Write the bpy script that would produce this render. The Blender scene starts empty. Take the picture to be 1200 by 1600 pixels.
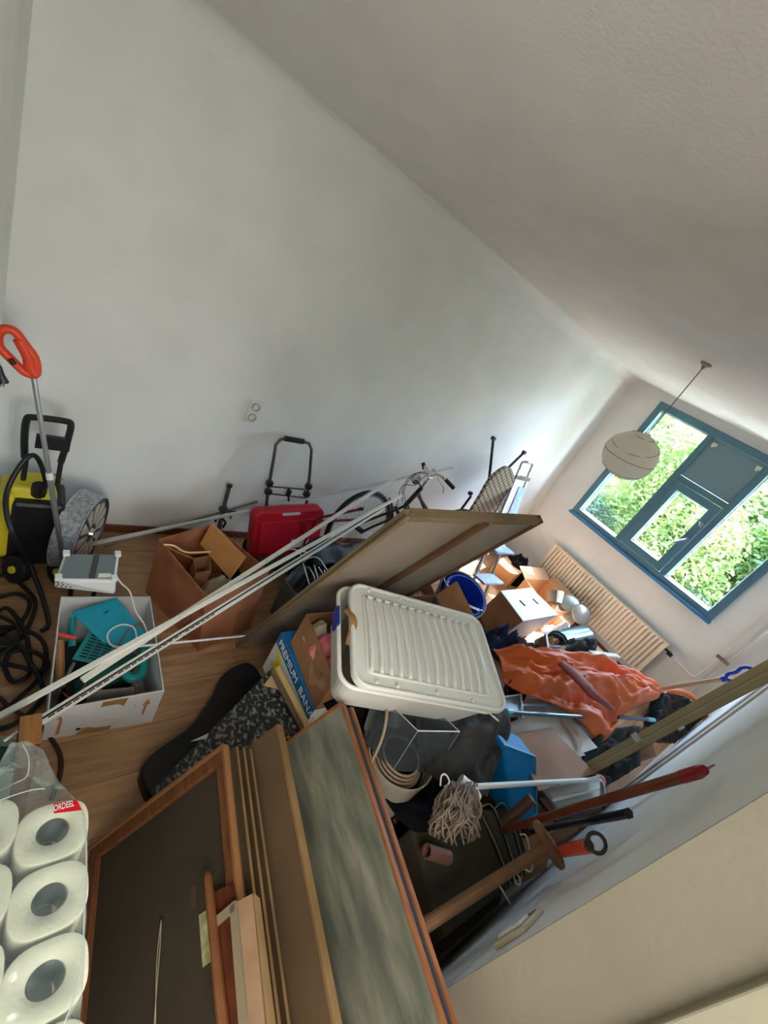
import bpy, bmesh, math, random
from mathutils import Vector, Matrix, noise, Quaternion
S = bpy.context.scene
COL = S.collection
PI = math.pi
# ------------------------------------------------------------------ camera, light, exposure
# world: x to the right wall, y towards the window wall, z up from the floor, metres
RX = Vector((0.4858657, 0.74120046, 0.46320234))        # camera right in world
RY = Vector((0.61493647, 0.08672214, -0.7837936))       # camera down in world
RZ = Vector((-0.62111807, 0.66565844, -0.41365588))     # camera forward in world
CAM = Vector((0, 0, 2.0)); FOC = 663.77
cd = bpy.data.cameras.new('camera'); cam = bpy.data.objects.new('camera', cd); COL.objects.link(cam)
M3 = Matrix((RX, -RY, -RZ)).transposed()
cam.matrix_world = Matrix.Translation(CAM) @ M3.to_4x4()
cd.sensor_fit = 'VERTICAL'; cd.sensor_height = 36; cd.lens = 36*FOC/1600; cd.clip_start = .02
S.camera = cam
S.view_settings.view_transform = 'Standard'; S.view_settings.look = 'None'
S.view_settings.gamma = 1; S.view_settings.use_curve_mapping = False
S.view_settings.exposure = 3.3
w = bpy.data.worlds.new('sky'); S.world = w; w.use_nodes = True
wn = w.node_tree.nodes; bg = wn['Background']
sky = wn.new('ShaderNodeTexSky'); sky.sky_type = 'NISHITA'; sky.sun_disc = False
sky.sun_elevation = math.radians(55); sky.sun_rotation = math.radians(20); sky.dust_density = .6
w.node_tree.links.new(sky.outputs[0], bg.inputs[0]); bg.inputs[1].default_value = 1.15
sd = bpy.data.lights.new('sun', 'SUN'); sd.energy = 7.5; sd.angle = .01; sd.color = (1, .97, .92)
sun = bpy.data.objects.new('sun', sd); COL.objects.link(sun)
sun.rotation_euler = Vector((-.18, -.545, -.819)).to_track_quat('-Z', 'Y').to_euler(); sun.location = (0, 9, 9)
pd = bpy.data.lights.new('window_portal', 'AREA'); pd.shape = 'RECTANGLE'; pd.size = 1.7; pd.size_y = 1.45
pd.cycles.is_portal = True
po = bpy.data.objects.new('window_portal', pd); COL.objects.link(po)
po.location = (-1.2, 5.16, 1.7); po.rotation_euler = (-PI/2, 0, 0)
hd = bpy.data.lights.new('hall_fill_light', 'AREA'); hd.shape = 'RECTANGLE'; hd.energy = 4.2; hd.size = 1.3; hd.size_y = .9; hd.color = (1, .99, .96)
ho = bpy.data.objects.new('hall_fill_light', hd); COL.objects.link(ho); ho.location = (1.72, .95, 1.5); ho.rotation_euler = (0, PI/2, 0)   # added fill for the left wall and ceiling, no window there
ho = bpy.data.objects.new('hall_top_fill', hd); COL.objects.link(ho); ho.location = (1.15, -.2, 2.44)  # second added fill light under the hall ceiling, no lamp fitting there

# ------------------------------------------------------------------ photo measuring
def ray(px, py): return RX*(px-600) + RY*(py-800) + RZ*FOC
def az(px, py, z): d = ray(px, py); return CAM + d*((z-2)/d.z)      # point of the horizontal plane z
def ax(px, py, x): d = ray(px, py); return CAM + d*(x/d.x)
def ay(px, py, y): d = ray(px, py); return CAM + d*(y/d.y)
# ------------------------------------------------------------------ materials
def lin(c): return tuple(((v/255)/12.92 if v <= 10 else (((v/255)+.055)/1.055)**2.4) for v in c) + (1,)
MATS = {}
def mat(name, rgb, rough=.6, metal=0, rgb2=None, scale=8, bump=0, bscale=60, stretch=(1, 1, 1), spec=.5, trans=0, ior=1.45, alpha=1, lo=.35, hi=.65, detail=4, rnd=0, transl=0):
    if name in MATS: return MATS[name]
    m = bpy.data.materials.new(name); m.use_nodes = True; nt = m.node_tree; N = nt.nodes; L = nt.links
    b = N['Principled BSDF']
    b.inputs['Roughness'].default_value = rough; b.inputs['Metallic'].default_value = metal
    b.inputs['Specular IOR Level'].default_value = spec; b.inputs['Transmission Weight'].default_value = trans
    b.inputs['IOR'].default_value = ior; b.inputs['Alpha'].default_value = alpha
    tc = N.new('ShaderNodeTexCoord'); mp = N.new('ShaderNodeMapping'); L.new(tc.outputs['Object'], mp.inputs[0])
    mp.inputs['Scale'].default_value = stretch
    b.inputs['Base Color'].default_value = lin(rgb)
    out = None
    if rgb2:
        n = N.new('ShaderNodeTexNoise'); n.inputs['Scale'].default_value = scale; n.inputs['Detail'].default_value = detail
        L.new(mp.outputs[0], n.inputs[0])
        r = N.new('ShaderNodeValToRGB'); r.color_ramp.elements[0].position = lo; r.color_ramp.elements[1].position = hi
        r.color_ramp.elements[0].color = lin(rgb); r.color_ramp.elements[1].color = lin(rgb2)
        L.new(n.outputs[0], r.inputs[0]); out = r.outputs[0]
        if rnd:
            oi = N.new('ShaderNodeObjectInfo'); hs = N.new('ShaderNodeHueSaturation')
            ma = N.new('ShaderNodeMath'); ma.operation = 'MULTIPLY_ADD'; ma.inputs[1].default_value = rnd; ma.inputs[2].default_value = 1-rnd/2
            L.new(oi.outputs['Random'], ma.inputs[0]); L.new(ma.outputs[0], hs.inputs['Value']); L.new(out, hs.inputs['Color']); out = hs.outputs[0]
        L.new(out, b.inputs['Base Color'])
    if bump:
        n2 = N.new('ShaderNodeTexNoise'); n2.inputs['Scale'].default_value = bscale; n2.inputs['Detail'].default_value = 3
        L.new(mp.outputs[0], n2.inputs[0])
        bp = N.new('ShaderNodeBump'); bp.inputs['Strength'].default_value = bump; bp.inputs['Distance'].default_value = .01
        L.new(n2.outputs[0], bp.inputs['Height']); L.new(bp.outputs[0], b.inputs['Normal'])
    if transl:
        t = N.new('ShaderNodeBsdfTranslucent'); mx = N.new('ShaderNodeMixShader'); mx.inputs[0].default_value = transl
        if out: L.new(out, t.inputs[0])
        else: t.inputs[0].default_value = lin(rgb)
        L.new(b.outputs[0], mx.inputs[1]); L.new(t.outputs[0], mx.inputs[2]); L.new(mx.outputs[0], N['Material Output'].inputs[0])
    MATS[name] = m; return m
plaster = mat('plaster', (224, 224, 220), .9, bump=.12, bscale=110, rgb2=(231, 231, 227), scale=3)
stucco = mat('stucco', (222, 220, 214), .95, bump=.35, bscale=85, rgb2=(228, 226, 220), scale=4)
plank_m = mat('laminate', (150, 112, 78), .4, rgb2=(176, 137, 99), scale=5, stretch=(9, .8, 1), rnd=.25, bump=.05, bscale=80)
board_m = mat('skirting_wood', (98, 52, 34), .5, rgb2=(124, 72, 46), scale=6, stretch=(1, 8, 8))
teal_frame = mat('blue_grey_paint', (82, 120, 138), .3, bump=.06, bscale=30)
blue_sill = mat('blue_paint', (62, 124, 172), .25)
panel_m = mat('vent_panel_paint', (112, 138, 148), .35)
white_metal = mat('white_enamel', (226, 224, 214), .4)
cream_rad = mat('radiator_enamel', (232, 220, 200), .5)
chrome = mat('chrome', (205, 205, 205), .18, 1)
alu = mat('aluminium', (172, 174, 176), .35, 1)
dull_steel = mat('dull_steel', (120, 118, 114), .45, .8, rgb2=(150, 148, 142), scale=20)
black = mat('black_plastic', (24, 24, 26), .42)
rubber = mat('rubber', (20, 19, 19), .7)
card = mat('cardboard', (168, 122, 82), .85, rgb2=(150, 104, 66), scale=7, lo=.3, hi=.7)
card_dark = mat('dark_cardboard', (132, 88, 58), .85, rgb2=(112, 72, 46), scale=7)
card_red = mat('reddish_cardboard', (160, 100, 66), .85, rgb2=(142, 84, 52), scale=6)
white_card = mat('white_cardboard', (206, 206, 204), .75, rgb2=(196, 196, 192), scale=5)
tape = mat('brown_tape', (150, 112, 66), .35)
pine = mat('pine', (176, 128, 78), .6, rgb2=(150, 104, 60), scale=7, stretch=(1, 1, 9))
wood_x = mat('frame_wood', (146, 90, 48), .5, rgb2=(112, 66, 34), scale=6, stretch=(1.2, 12, 12))
wood_dk = mat('dark_stained_wood', (104, 54, 32), .45, rgb2=(82, 38, 24), scale=6, stretch=(2, 9, 9))
mdf = mat('hardboard', (98, 77, 52), .75, rgb2=(88, 68, 45), scale=4)
mdf_pale = mat('pale_board', (190, 166, 130), .7, rgb2=(166, 140, 104), scale=6)
teal = mat('teal_plastic', (14, 156, 182), .4)
teal_g = mat('green_teal_plastic', (22, 136, 138), .45)
orange_p = mat('orange_plastic', (226, 74, 40), .4)
red_p = mat('red_plastic', (176, 26, 42), .35, bump=.05, bscale=200)
yellow = mat('yellow_plastic', (214, 196, 40), .4)
white_p = mat('white_plastic', (226, 226, 220), .4)
blue_p = mat('blue_plastic', (20, 64, 170), .3)
navy = mat('navy_plastic', (34, 44, 140), .35)
bin_blue = mat('bin_blue_plastic', (4, 122, 186), .5, spec=.3)
rail_m = mat('rail_white', (226, 224, 212), .38)
rail_slot = mat('rail_slot', (26, 26, 26), .5)
tub_m = mat('translucent_plastic', (240, 240, 230), .28, transl=.15)
def sheet(name, rgb, clear, rough=.02, fres=1.45, body=0):   # thin clear sheet: see-through with mirror-like sheen and a little haze
    m = bpy.data.materials.new(name); m.use_nodes = True; nt = m.node_tree; N = nt.nodes; L = nt.links; N.clear()
    o = N.new('ShaderNodeOutputMaterial'); t = N.new('ShaderNodeBsdfTransparent'); g = N.new('ShaderNodeBsdfGlossy'); g.inputs['Roughness'].default_value = rough
    t.inputs[0].default_value = lin(clear); d = N.new('ShaderNodeBsdfDiffuse'); d.inputs[0].default_value = lin(rgb)
    m1 = N.new('ShaderNodeMixShader'); m1.inputs[0].default_value = body; L.new(t.outputs[0], m1.inputs[1]); L.new(d.outputs[0], m1.inputs[2])
    lw = N.new('ShaderNodeLayerWeight'); lw.inputs[0].default_value = .5; pwr = N.new('ShaderNodeMath'); pwr.operation = 'POWER'; pwr.inputs[1].default_value = 5
    f = N.new('ShaderNodeMath'); f.operation = 'MULTIPLY_ADD'; r0 = ((fres-1)/(fres+1))**2; f.inputs[1].default_value = 1-r0; f.inputs[2].default_value = r0
    L.new(lw.outputs['Facing'], pwr.inputs[0]); L.new(pwr.outputs[0], f.inputs[0]); m2 = N.new('ShaderNodeMixShader'); L.new(f.outputs[0], m2.inputs[0])
    L.new(m1.outputs[0], m2.inputs[1]); L.new(g.outputs[0], m2.inputs[2]); L.new(m2.outputs[0], o.inputs[0]); return m
glass = sheet('window_glass', (255, 255, 255), (250, 252, 250))
acryl = sheet('clear_acrylic', (150, 155, 160), (225, 228, 230), fres=1.5, body=.10)
acryl_edge = mat('acrylic_edge', (190, 200, 200), .15, spec=.8)
film = sheet('clear_film', (205, 222, 218), (244, 248, 246), rough=.12, fres=1.5, body=.12)
tissue = mat('toilet_tissue', (218, 213, 190), .9, bump=.15, bscale=150)
darkgrey_cl = mat('dark_grey_cloth', (66, 64, 62), .85, rgb2=(54, 52, 51), scale=6, bump=.1, bscale=400)
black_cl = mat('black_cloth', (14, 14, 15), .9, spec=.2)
khaki = mat('khaki_canvas', (64, 58, 40), .85, rgb2=(52, 46, 30), scale=6)
orange_cl = mat('orange_cloth', (226, 112, 40), .55, rgb2=(212, 96, 44), scale=3)
lilac_cl = mat('lilac_lining', (158, 84, 78), .7)
brown_cl = mat('brown_fur_cloth', (84, 68, 58), .95, rgb2=(36, 30, 28), scale=30, bump=.4, bscale=150)
grey_p = mat('grey_plastic', (96, 98, 94), .5)
paper = mat('white_paper', (226, 224, 218), .7)
lantern_m = mat('lantern_paper', (250, 247, 238), .85, transl=.6)
beige_rail = mat('beige_aluminium', (196, 180, 140), .4, rgb2=(184, 168, 128), scale=5)
cord_w = mat('white_cord', (222, 218, 206), .5)
rope_m = mat('mop_cotton', (150, 134, 116), .95, rgb2=(122, 108, 92), scale=30)
yellow_edge = mat('raw_board_edge', (206, 176, 112), .7)
pink = mat('pink_plastic', (214, 96, 112), .6, rgb2=(232, 150, 150), scale=15)
# ------------------------------------------------------------------ mesh builder
class MB:
    def __init__(s): s.v = []; s.f = []
    def add(s, vs, fs):
        o = len(s.v); s.v += [Vector(v) for v in vs]; s.f += [tuple(i+o for i in f) for f in fs]; return s
    def hexa(s, b, t):      # bottom quad, top quad (same order)
        return s.add(list(b)+list(t), [(3, 2, 1, 0), (4, 5, 6, 7), (0, 1, 5, 4), (1, 2, 6, 5), (2, 3, 7, 6), (3, 0, 4, 7)])
    def box(s, c, size, m=None):
        x, y, z = (d/2 for d in size); c = Vector(c)
        q = [(-x, -y), (x, -y), (x, y), (-x, y)]
        f = (lambda p: c + (m @ Vector(p))) if m else (lambda p: c+Vector(p))
        return s.hexa([f((a, b, -z)) for a, b in q], [f((a, b, z)) for a, b in q])
    def span(s, a, b): a = Vector(a); b = Vector(b); return s.box((a+b)/2, [abs(v) for v in (b-a)])
    def slab(s, o, u, v, t):  # parallelogram o,u,v extruded by vector t
        o, u, v, t = map(Vector, (o, u, v, t)); q = [o, o+u, o+u+v, o+v]
        return s.hexa(q, [p+t for p in q])
    def tube(s, pts, r, n=8, closed=False, flat=1):
        pts = [Vector(p) for p in pts]; k = len(pts); rs = r if isinstance(r, (list, tuple)) else [r]*k
        o = len(s.v); up = None
        for i, p in enumerate(pts):
            a = pts[(i-1) % k] if (closed or i) else p; b = pts[(i+1) % k] if (closed or i < k-1) else p
            t = (b-a)
            if t.length < 1e-9: t = Vector((0, 0, 1))
            t.normalize()
            if up is None: up = Vector((0, 0, 1)) if abs(t.z) < .9 else Vector((1, 0, 0))
            x = t.cross(up)
            if x.length < 1e-6: x = t.orthogonal()
            x.normalize(); y = x.cross(t).normalized(); up = y
            for j in range(n):
                g = 2*PI*j/n; s.v.append(p + x*math.cos(g)*rs[i] + y*math.sin(g)*rs[i]*flat)
        m = k if closed else k-1
        for i in range(m):
            for j in range(n):
                s.f.append((o+i*n+j, o+((i+1) % k)*n+j, o+((i+1) % k)*n+(j+1) % n, o+i*n+(j+1) % n))
        if not closed: s.f.append(tuple(o+j for j in range(n))[::-1]); s.f.append(tuple(o+(k-1)*n+j for j in range(n)))
        return s
    def lathe(s, prof, o, axis, n=32, closed_ends=False):   # prof: (r, h) pairs
        o = Vector(o); a = Vector(axis).normalized(); x = a.orthogonal().normalized(); y = a.cross(x); b = len(s.v)
        for r, h in prof:
            for j in range(n): g = 2*PI*j/n; s.v.append(o + a*h + x*(r*math.cos(g)) + y*(r*math.sin(g)))
        for i in range(len(prof)-1):
            for j in range(n): s.f.append((b+i*n+j, b+i*n+(j+1) % n, b+(i+1)*n+(j+1) % n, b+(i+1)*n+j))
        if closed_ends:
            s.f.append(tuple(b+j for j in range(n))[::-1]); s.f.append(tuple(b+(len(prof)-1)*n+j for j in range(n)))
        return s
    def prism(s, pts, t):   # planar polygon extruded by t
        pts = [Vector(p) for p in pts]; t = Vector(t); k = len(pts)
        return s.add(pts+[p+t for p in pts], [tuple(range(k))[::-1], tuple(range(k, 2*k))] + [(i, (i+1) % k, k+(i+1) % k, k+i) for i in range(k)])
    def grid(s, fn, nu, nv):
        o = len(s.v)
        for i in range(nu+1):
            for j in range(nv+1): s.v.append(Vector(fn(i/nu, j/nv)))
        for i in range(nu):
            for j in range(nv): a = o+i*(nv+1)+j; s.f.append((a, a+nv+1, a+nv+2, a+1))
        return s
ORG = {}
def put(name, mb, m, parent=None, smooth=False, bevel=0, thick=0, kind=None, sub=0, label=None):
    if parent is not None: org = ORG[parent.name]
    else:
        xs = [v.x for v in mb.v]; ys = [v.y for v in mb.v]; zs = [v.z for v in mb.v]
        org = Vector(((min(xs)+max(xs))/2, (min(ys)+max(ys))/2, min(zs)))
    me = bpy.data.meshes.new(name); me.from_pydata([v-org for v in mb.v], [], mb.f); me.validate()
    bm = bmesh.new(); bm.from_mesh(me); bmesh.ops.recalc_face_normals(bm, faces=bm.faces); bm.to_mesh(me); bm.free()
    me.materials.append(m)
    if smooth: me.polygons.foreach_set('use_smooth', [True]*len(me.polygons))
    o = bpy.data.objects.new(name, me); COL.objects.link(o)
    if parent is not None: o.parent = parent
    else: o.location = org
    ORG[o.name] = org
    if thick: md = o.modifiers.new('s', 'SOLIDIFY'); md.thickness = thick; md.offset = 0
    if bevel: md = o.modifiers.new('b', 'BEVEL'); md.width = bevel; md.segments = 2; md.limit_method = 'ANGLE'
    if sub: md = o.modifiers.new('u', 'SUBSURF'); md.levels = sub; md.render_levels = sub
    if kind: o['kind'] = kind
    if label: o['label'] = label
    return o
def thing(name, loc, label, cat, group=None):
    o = bpy.data.objects.new(name, None); COL.objects.link(o); o.location = loc; o.empty_display_size = .05
    ORG[o.name] = Vector(loc); o['label'] = label; o['category'] = cat
    if group: o['group'] = group
    return o
def tag(o, label, cat, group=None, kind=None):
    o['label'] = label; o['category'] = cat
    if group: o['group'] = group
    if kind: o['kind'] = kind
    return o
def st(o): o['kind'] = 'structure'; return o
def bez(pts, n=8, closed=False):     # Catmull-Rom through the points
    p = [Vector(q) for q in pts]; k = len(p); out = []
    for i in range(k if closed else k-1):
        if closed: a, b, c, d = p[(i-1) % k], p[i], p[(i+1) % k], p[(i+2) % k]
        else: a, b, c, d = p[max(i-1, 0)], p[i], p[i+1], p[min(i+2, k-1)]
        for j in range(n):
            t = j/n; out.append(.5*((2*b)+(c-a)*t+(2*a-5*b+4*c-d)*t*t+(3*b-a-3*c+d)*t**3))
    if not closed: out.append(p[-1])
    return out
def text(name, s, o, u, v, h, m, parent, width=None, font_space=1.0, bold=0):
    u = Vector(u).normalized(); v = Vector(v).normalized(); n = u.cross(v)
    c = bpy.data.curves.new(name, 'FONT'); c.body = s; c.size = 1; c.extrude = .002; c.offset = bold; c.space_character = font_space
    t = bpy.data.objects.new(name, c); COL.objects.link(t); dg = bpy.context.evaluated_depsgraph_get(); dg.update()
    me = bpy.data.meshes.new_from_object(t.evaluated_get(dg)); bpy.data.objects.remove(t)
    xs = [q.co.x for q in me.vertices]; x0, x1 = min(xs), max(xs); ys = [q.co.y for q in me.vertices]; y0, y1 = min(ys), max(ys)
    sy = h/(y1-y0); sx = width/(x1-x0) if width else sy
    org = ORG[parent.name]
    for q in me.vertices: q.co = Vector(o)+u*((q.co.x-x0)*sx)+v*((q.co.y-y0)*sy)+n*(q.co.z*.3)-org
    me.materials.clear(); me.materials.append(m); ob = bpy.data.objects.new(name, me); COL.objects.link(ob); ob.parent = parent; ORG[ob.name] = org
    return ob
def resample(pts, n):
    p = bez(pts, 6) if len(pts) > 2 else [Vector(q) for q in pts]
    d = [0]
    for a, b in zip(p, p[1:]): d.append(d[-1]+(b-a).length)
    out = []; k = 0
    for i in range(n+1):
        t = d[-1]*i/n
        while k < len(p)-2 and d[k+1] < t: k += 1
        f = (t-d[k])/max(d[k+1]-d[k], 1e-9); out.append(p[k].lerp(p[k+1], min(max(f, 0), 1)))
    return out
def coons(top, bottom, left, right, nu=60, nv=40, bumpf=None):
    """patch between four boundary polylines of world points; top/bottom run left to right, left/right run top to bottom"""
    T = resample(top, nu); B = resample(bottom, nu); Lf = resample(left, nv); Rt = resample(right, nv)
    mb = MB()
    def fn(a, b):
        i = round(a*nu); j = round(b*nv)
        p = T[i]*(1-b)+B[i]*b + Lf[j]*(1-a)+Rt[j]*a - (T[0]*(1-a)*(1-b)+T[-1]*a*(1-b)+B[0]*(1-a)*b+B[-1]*a*b)
        if bumpf: p = p+bumpf(a, b, p)
        if p.y > YE: p.x = min(p.x, XR-.012)
        return p
    return mb.grid(fn, nu, nv)
def Z(l): return [az(*p) for p in l]
def sm(a, b, x): t = min(max((x-a)/(b-a), 0), 1); return t*t*(3-2*t)
def edgefade(a, b, e=.12): return sm(0, e, a)*sm(0, e, 1-a)*sm(0, e, b)*sm(0, e, 1-b)
def open_box(name, q, z1, z0, m, label, cat='box', inner=None, t=.006, group=None, bottom=None, flare=0, skip=()):
    """carton without lid: q = four world xy corners of the rim, walls down to z0"""
    q = [Vector((p[0], p[1], z1)) for p in q]; c = sum(q, Vector())/4
    b = [Vector((p[0], p[1], z0)) for p in (bottom or q)]
    if flare: b = [p+(c-p)*flare for p in b]; b = [Vector((p.x, p.y, z0)) for p in b]
    th = thing(name, (c.x, c.y, z0), label, cat, group)
    for i in range(4):
        if i in skip: continue
        j = (i+1) % 4; ni = (c-q[i]); ni.z = 0; nj = (c-q[j]); nj.z = 0
        ni = ni.normalized()*t*1.4; nj = nj.normalized()*t*1.4
        put('side_panel', MB().hexa([b[i], b[j], b[j]+nj, b[i]+ni], [q[i], q[j], q[j]+nj, q[i]+ni]), m, th)
    bb = [p.lerp(sum(b, Vector())/4, .01) for p in b]
    put('bottom_panel', MB().hexa(bb, [p+Vector((0, 0, t)) for p in bb]), inner or m, th)
    return th
def rod(name, p0, p1, r, m, label, cat, n=10, flat=1, r2=None):
    return tag(put(name, MB().tube([p0, p1], [r, r2 or r], n, flat=flat), m, smooth=False), label, cat)
def frame_pts(c, u, v, w=None):
    u = Vector(u).normalized(); n = Vector(v)-u*Vector(v).dot(u); n.normalize(); w = u.cross(n)
    return Matrix((u, n, w)).transposed()
# ================================================================== STRUCTURE
XL, XR, YF, YN, H, YE = -2.43, .16, 4.96, -.07, 2.5, 1.0
fl = st(put('floor', MB().span((XL-.1, YN-1.4, -.12), (1.9, YF+.1, -.012)), card_dark))
pw, pl = .19, 1.28; rnd = random.Random(3); k = 0; x = XL
while x < XR+.2:
    y = YN-.1 - rnd.random()*1.1
    while y < YF:
        y0 = max(y, YN); y1 = min(y+pl, YF); x1 = min(x+pw, 1.8)
        if y1-y0 > .02: put('floor_plank', MB().span((x+.001, y0+.001, -.012), (x1-.001, y1-.001, 0)), plank_m, fl, bevel=.0006)
        y += pl
    x += pw
put('hall_floor_board', MB().span((x, YN-1.3, -.012), (1.8, 2.2, 0)), plank_m, fl)
def wallmesh(): return MB()
def softwall(fn, nu, nv): return MB().grid(fn, nu, nv)
st(put('wall_left', MB().span((XL-.12, YN-.1, -.1), (XL, YF+.2, H+.1)), plaster))
st(put('ceiling', MB().span((XL-.12, YN-1.4, H), (1.9, YF+.2, H+.15)), stucco))
wx0, wx1, wz0, wz1 = -2.035, -.35, .965, 2.41
mb = MB()
mb.span((XL-.12, YF, -.1), (wx0, YF+.22, H+.1)); mb.span((wx1, YF, -.1), (XR+.3, YF+.22, H+.1))
mb.span((wx0, YF, -.1), (wx1, YF+.22, wz0)); mb.span((wx0, YF, wz1), (wx1, YF+.22, H+.1))
st(put('wall_back', mb, plaster))
jamb_m = mat('shaded_jamb_paint', (142, 136, 119), .85, bump=.15, bscale=60, rgb2=(136, 129, 111), scale=3)  # beige jamb, colour darkened for the shade on this face
mb = MB(); mb.span((XR, YE, -.1), (XR+.19, YF+.1, H+.05)); mb.span((XR, YN-.02, 2.16), (XR+.19, YE, H+.05))
st(put('wall_right', mb, plaster))
mb = MB(); mb.span((XR, YE-.006, 0), (XR+.184, YE, 2.16)); st(put('trim_1', mb, jamb_m))
mb = MB(); mb.span((XR+.178, YE-.03, 0), (XR+.24, YE+.0, 2.2)); mb.span((XR+.19, YE, 0), (XR+.24, YE+.06, 2.2))
st(put('trim_2', mb, mat('door_trim_paint', (160, 156, 134), .6), bevel=.004))
st(put('wall_front', MB().span((XL-.12, YN-.12, -.1), (-.05, YN, H+.1)).span((-.05, -1.35, -.1), (.0, YN, H+.1)), plaster))
# hall beyond the door opening
mb = MB(); mb.span((1.75, -1.4, -.1), (1.87, 2.3, H+.1)); mb.span((XR+.19, 2.2, -.1), (1.87, 2.3, H+.1)); mb.span((-.05, -1.47, -.1), (1.87, -1.35, H+.1))
st(put('wall_hall', mb, plaster))
# cove: soft rounded joint between left wall and ceiling
def cove(a, b):
    g = b*PI/2; r = .10; return (XL+r-r*math.cos(g), YN+a*(YF-YN), H-r+r*math.sin(g))
st(put('trim_3', MB().grid(cove, 2, 12), plaster, smooth=True))
for nm, a, b in (('baseboard_left', (XL, YN, 0), (XL+.014, YF, .055)), ('baseboard_back', (XL+.014, YF-.014, 0), (XR, YF, .055))):
    st(put(nm, MB().span(a, b), board_m, bevel=.003))
# painted ridges up the right wall close to the window corner
for i, yy in enumerate((2.95, 3.3)):
    st(put('trim_%d' % (4+i), MB().span((XR-.012, yy, 0), (XR+.002, yy+.05, H)), white_metal, bevel=.004))
# ------------------------------------------------------------------ window
win = thing('window_1', (-1.2, YF, wz0), '', '')
del win['label']; del win['category']; win['kind'] = 'structure'
y0, y1 = YF-.035, YF+.09
mb = MB(); put('frame_left', MB().span((wx0, y0, wz0), (wx0+.07, y1, wz1)), teal_frame, win, bevel=.006)
put('frame_right', MB().span((wx1-.07, y0, wz0), (wx1, y1, wz1)), teal_frame, win, bevel=.006)
put('frame_top', MB().span((wx0+.07, y0, wz1-.07), (wx1-.07, y1, wz1)), teal_frame, win, bevel=.006)
put('frame_bottom', MB().span((wx0+.07, y0, wz0), (wx1-.07, y1, wz0+.08)), teal_frame, win, bevel=.006)
put('sill', MB().span((wx0-.01, YF-.065, wz0-.012), (wx1+.01, YF-.03, wz0+.02)), blue_sill, win, bevel=.006)
put('outer_sill', MB().span((wx0, y1, wz0-.02), (wx1, YF+.3, wz0+.045)), white_metal, win, bevel=.004)
for a in (-1.475, -.935):
    put('mullion', MB().span((a+.0, y0+.012, wz0+.08), (a+.06, y1, wz1-.07)), teal_frame, win, bevel=.005)
put('transom', MB().span((-1.415, y0+.012, 1.85), (-.935, y1, 1.91)), teal_frame, win, bevel=.005)
pn = put('vent_panel', MB().span((-1.412, y0+.03, 1.913), (-.938, y1-.05, 2.337)), panel_m, win, bevel=.006)
for a in (-1.39, -.985):
    put('catch', MB().span((a, y0+.015, 2.27), (a+.04, y0+.032, 2.30)).tube([(a+.02, y0+.02, 2.285), (a+.02, y0-.005, 2.26)], .01), white_metal, pn)
def sash(x0, x1, z0, z1, b, yy):
    s = put('sash', MB().span((x0, yy, z0), (x0+b, yy+.05, z1)).span((x1-b, yy, z0), (x1, yy+.05, z1)).span((x0+b, yy, z0), (x1-b, yy+.05, z0+b)).span((x0+b, yy, z1-b), (x1-b, yy+.05, z1)), teal_frame, win, bevel=.005)
    return s
s = sash(-1.41, -.94, 1.05, 1.848, .075, y0)
for dz, sg in ((1.45, -1), (1.63, 1)):
    put('handle', MB().box((-.965, y0-.008, dz), (.03, .016, .04)).tube([(-.965, y0-.02, dz), (-.965-.0, y0-.035, dz), (-.985 if sg > 0 else -1.03, y0-.035, dz-.09 if sg < 0 else dz+.02)], .008), chrome, s)
for x0, x1, z0, z1 in ((-1.965, -1.475, 1.045, 2.34), (-1.335, -1.015, 1.125, 1.775), (-.875, -.42, 1.045, 2.34)):
    put('pane', MB().span((x0-.005, YF+.03, z0-.005), (x1+.005, YF+.036, z1+.005)), glass, win)
    bd = MB(); q = .012
    for a, b in (((x0, 0, z0), (x0+q, 0, z1)), ((x1-q, 0, z0), (x1, 0, z1)), ((x0, 0, z0), (x1, 0, z0+q)), ((x0, 0, z1-q), (x1, 0, z1))):
        bd.span((a[0], YF+.04, a[2]), (b[0], YF+.06, b[2]))
    put('glazing_bead', bd, white_metal, win)
put('exterior_reveal', MB().span((wx0-.03, y1, wz0), (wx0, YF+.26, wz1)).span((wx1, y1, wz0), (wx1+.03, YF+.26, wz1)), plaster, win)

# ------------------------------------------------------------------ radiator, pipes
rd = thing('radiator', (-1.15, 4.88, .14), 'cream ribbed panel radiator on the wall below the window', 'radiator')
rx0, rx1, rz0, rz1, ry = -1.9, -.42, .15, .57, 4.86
put('back_plate', MB().span((rx0, ry+.03, rz0+.01), (rx1, ry+.045, rz1-.01)), cream_rad, rd)
prof = []; n = 34; pitch = (rx1-rx0-.06)/n; mb = MB()
xs = [(rx0, 0), (rx0+.03, 0)]
for i in range(n):
    a = rx0+.03+i*pitch; xs += [(a+pitch*.28, 0), (a+pitch*.42, .026), (a+pitch*.58, .026), (a+pitch*.72, 0)]
xs += [(rx1-.03, 0), (rx1, 0)]
def radf(a, b):
    i = round(a*(len(xs)-1)); x, d = xs[i]; k = sm(0, .08, b)*sm(0, .08, 1-b); return (x, ry+d*k, rz0+(rz1-rz0)*b)
put('front_plate', MB().grid(radf, len(xs)-1, 14), cream_rad, rd)
put('top_grille', MB().span((rx0, ry-.002, rz1-.004), (rx1, ry+.06, rz1+.006)), cream_rad, rd, bevel=.003)
for a in (rx0, rx1-.004): put('end_cover', MB().span((a, ry, rz0), (a+.004, ry+.055, rz1)), cream_rad, rd)
put('valve', MB().tube([(rx1, 4.88, .52), (rx1+.06, 4.88, .52)], .012).tube([(rx1+.04, 4.84, .52), (rx1+.085, 4.84, .52)], .02, 12).box((rx1+.05, 4.87, .515), (.03, .05, .03)), black, rd)
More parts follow.
